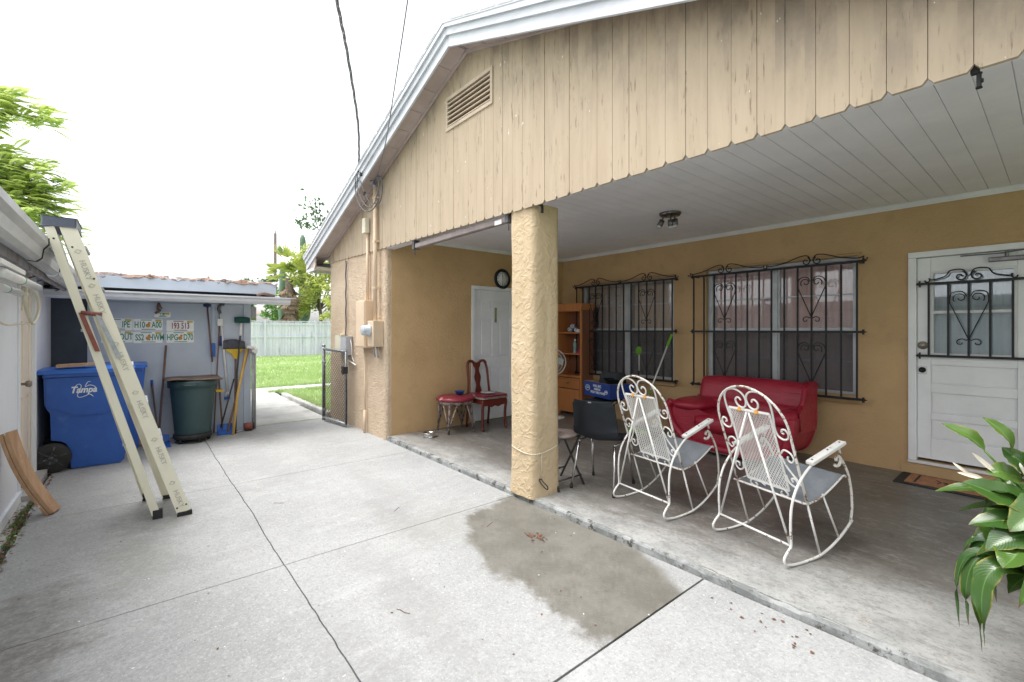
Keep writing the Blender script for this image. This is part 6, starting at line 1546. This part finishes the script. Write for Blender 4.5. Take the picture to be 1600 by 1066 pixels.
for (tx,ty,tz) in ((-16.4,-2.55,7.0),(-16.3,-2.9,6.4),(-16.3,-2.3,5.1),(-16.0,-2.15,4.6),(-15.9,-1.85,4.35),(-15.8,-1.9,3.7),(-15.9,-1.7,5.0),(-15.7,-1.65,4.5),(-16.1,-1.9,6.6),(-15.6,-1.5,3.9),(-16.0,-1.5,3.6),(-15.7,-2.2,4.1),(-16.2,-2.7,4.6),(-16.5,-2.6,3.6),(-15.9,-2.0,3.0),(-16.2,-2.6,5.5),(-16.4,-3.4,7.3)):
    c=V((-18,-5,5.0)); tp=V((tx-.1,ty+.18,tz+.1)); ctrl=c.lerp(tp,.5)+V((0,0,1.2)); br_=[c*(1-f)**2+ctrl*2*f*(1-f)+tp*f*f for f in [i/10 for i in range(11)]]
    g.tube(br_,.03,5,rs=[.07*(1-i/11)+.006 for i in range(11)])
    for i in range(3,11):
        for _ in range(20):
            p=br_[i]+V((r.gauss(0,.12),r.gauss(0,.12),r.gauss(0,.14))); a=r.uniform(0,6.283); frond(p,(math.cos(a)*.5+.35,math.sin(a)*.4+.65,r.uniform(-.2,.55)),r.uniform(.3,.62))
F.add(vs,fs); F.build('crown',M['leaf_lime'],t); g.build('trunk',M['bark'],t)

# ------------------------------------------------------------------ camera, sky, sun
cam=bpy.data.cameras.new('camera'); co=bpy.data.objects.new('camera',cam); C.objects.link(co)
yaw=math.atan(592/714.)
co.location=(0,0,1.45); fwd=V((-math.cos(yaw),math.sin(yaw),0)); co.rotation_euler=fwd.to_track_quat('-Z','Y').to_euler()
cam.sensor_width=36; cam.lens=36*714/1600; cam.shift_y=-18/1600; cam.clip_end=2000; cam.clip_start=.05
S=bpy.context.scene; S.camera=co
w=bpy.data.worlds.new('World'); S.world=w; w.use_nodes=True; nt=w.node_tree
sky=nt.nodes.new('ShaderNodeTexSky'); sky.sky_type='NISHITA'; sky.sun_disc=False
SE,SA=R(70),R(200)
sky.sun_elevation=SE; sky.air_density=1.0; sky.dust_density=3; sky.ozone_density=1.2
hs=nt.nodes.new('ShaderNodeHueSaturation'); hs.inputs['Saturation'].default_value=.12
bg=nt.nodes['Background']; bg.inputs['Strength'].default_value=.15
nt.links.new(sky.outputs[0],hs.inputs['Color']); nt.links.new(hs.outputs[0],bg.inputs['Color'])
sun=bpy.data.lights.new('sun','SUN'); so=bpy.data.objects.new('sun',sun); C.objects.link(so)
sun.energy=1.0; sun.angle=R(35); sun.color=(1,.97,.93)
az=R(-120)                                              # the sun stands over the garage roof side, behind the camera
sd_=V((math.cos(az)*math.cos(SE),math.sin(az)*math.cos(SE),math.sin(SE)))
so.rotation_euler=sd_.to_track_quat('Z','Y').to_euler()
sky.sun_rotation=math.atan2(sd_.x,sd_.y)
S.view_settings.view_transform='Standard'; S.view_settings.look='None'; S.view_settings.gamma=1; S.view_settings.use_curve_mapping=False
S.view_settings.exposure=1.5
S.render.resolution_x=1024; S.render.resolution_y=682
S.cycles.max_bounces=8; S.cycles.transparent_max_bounces=12
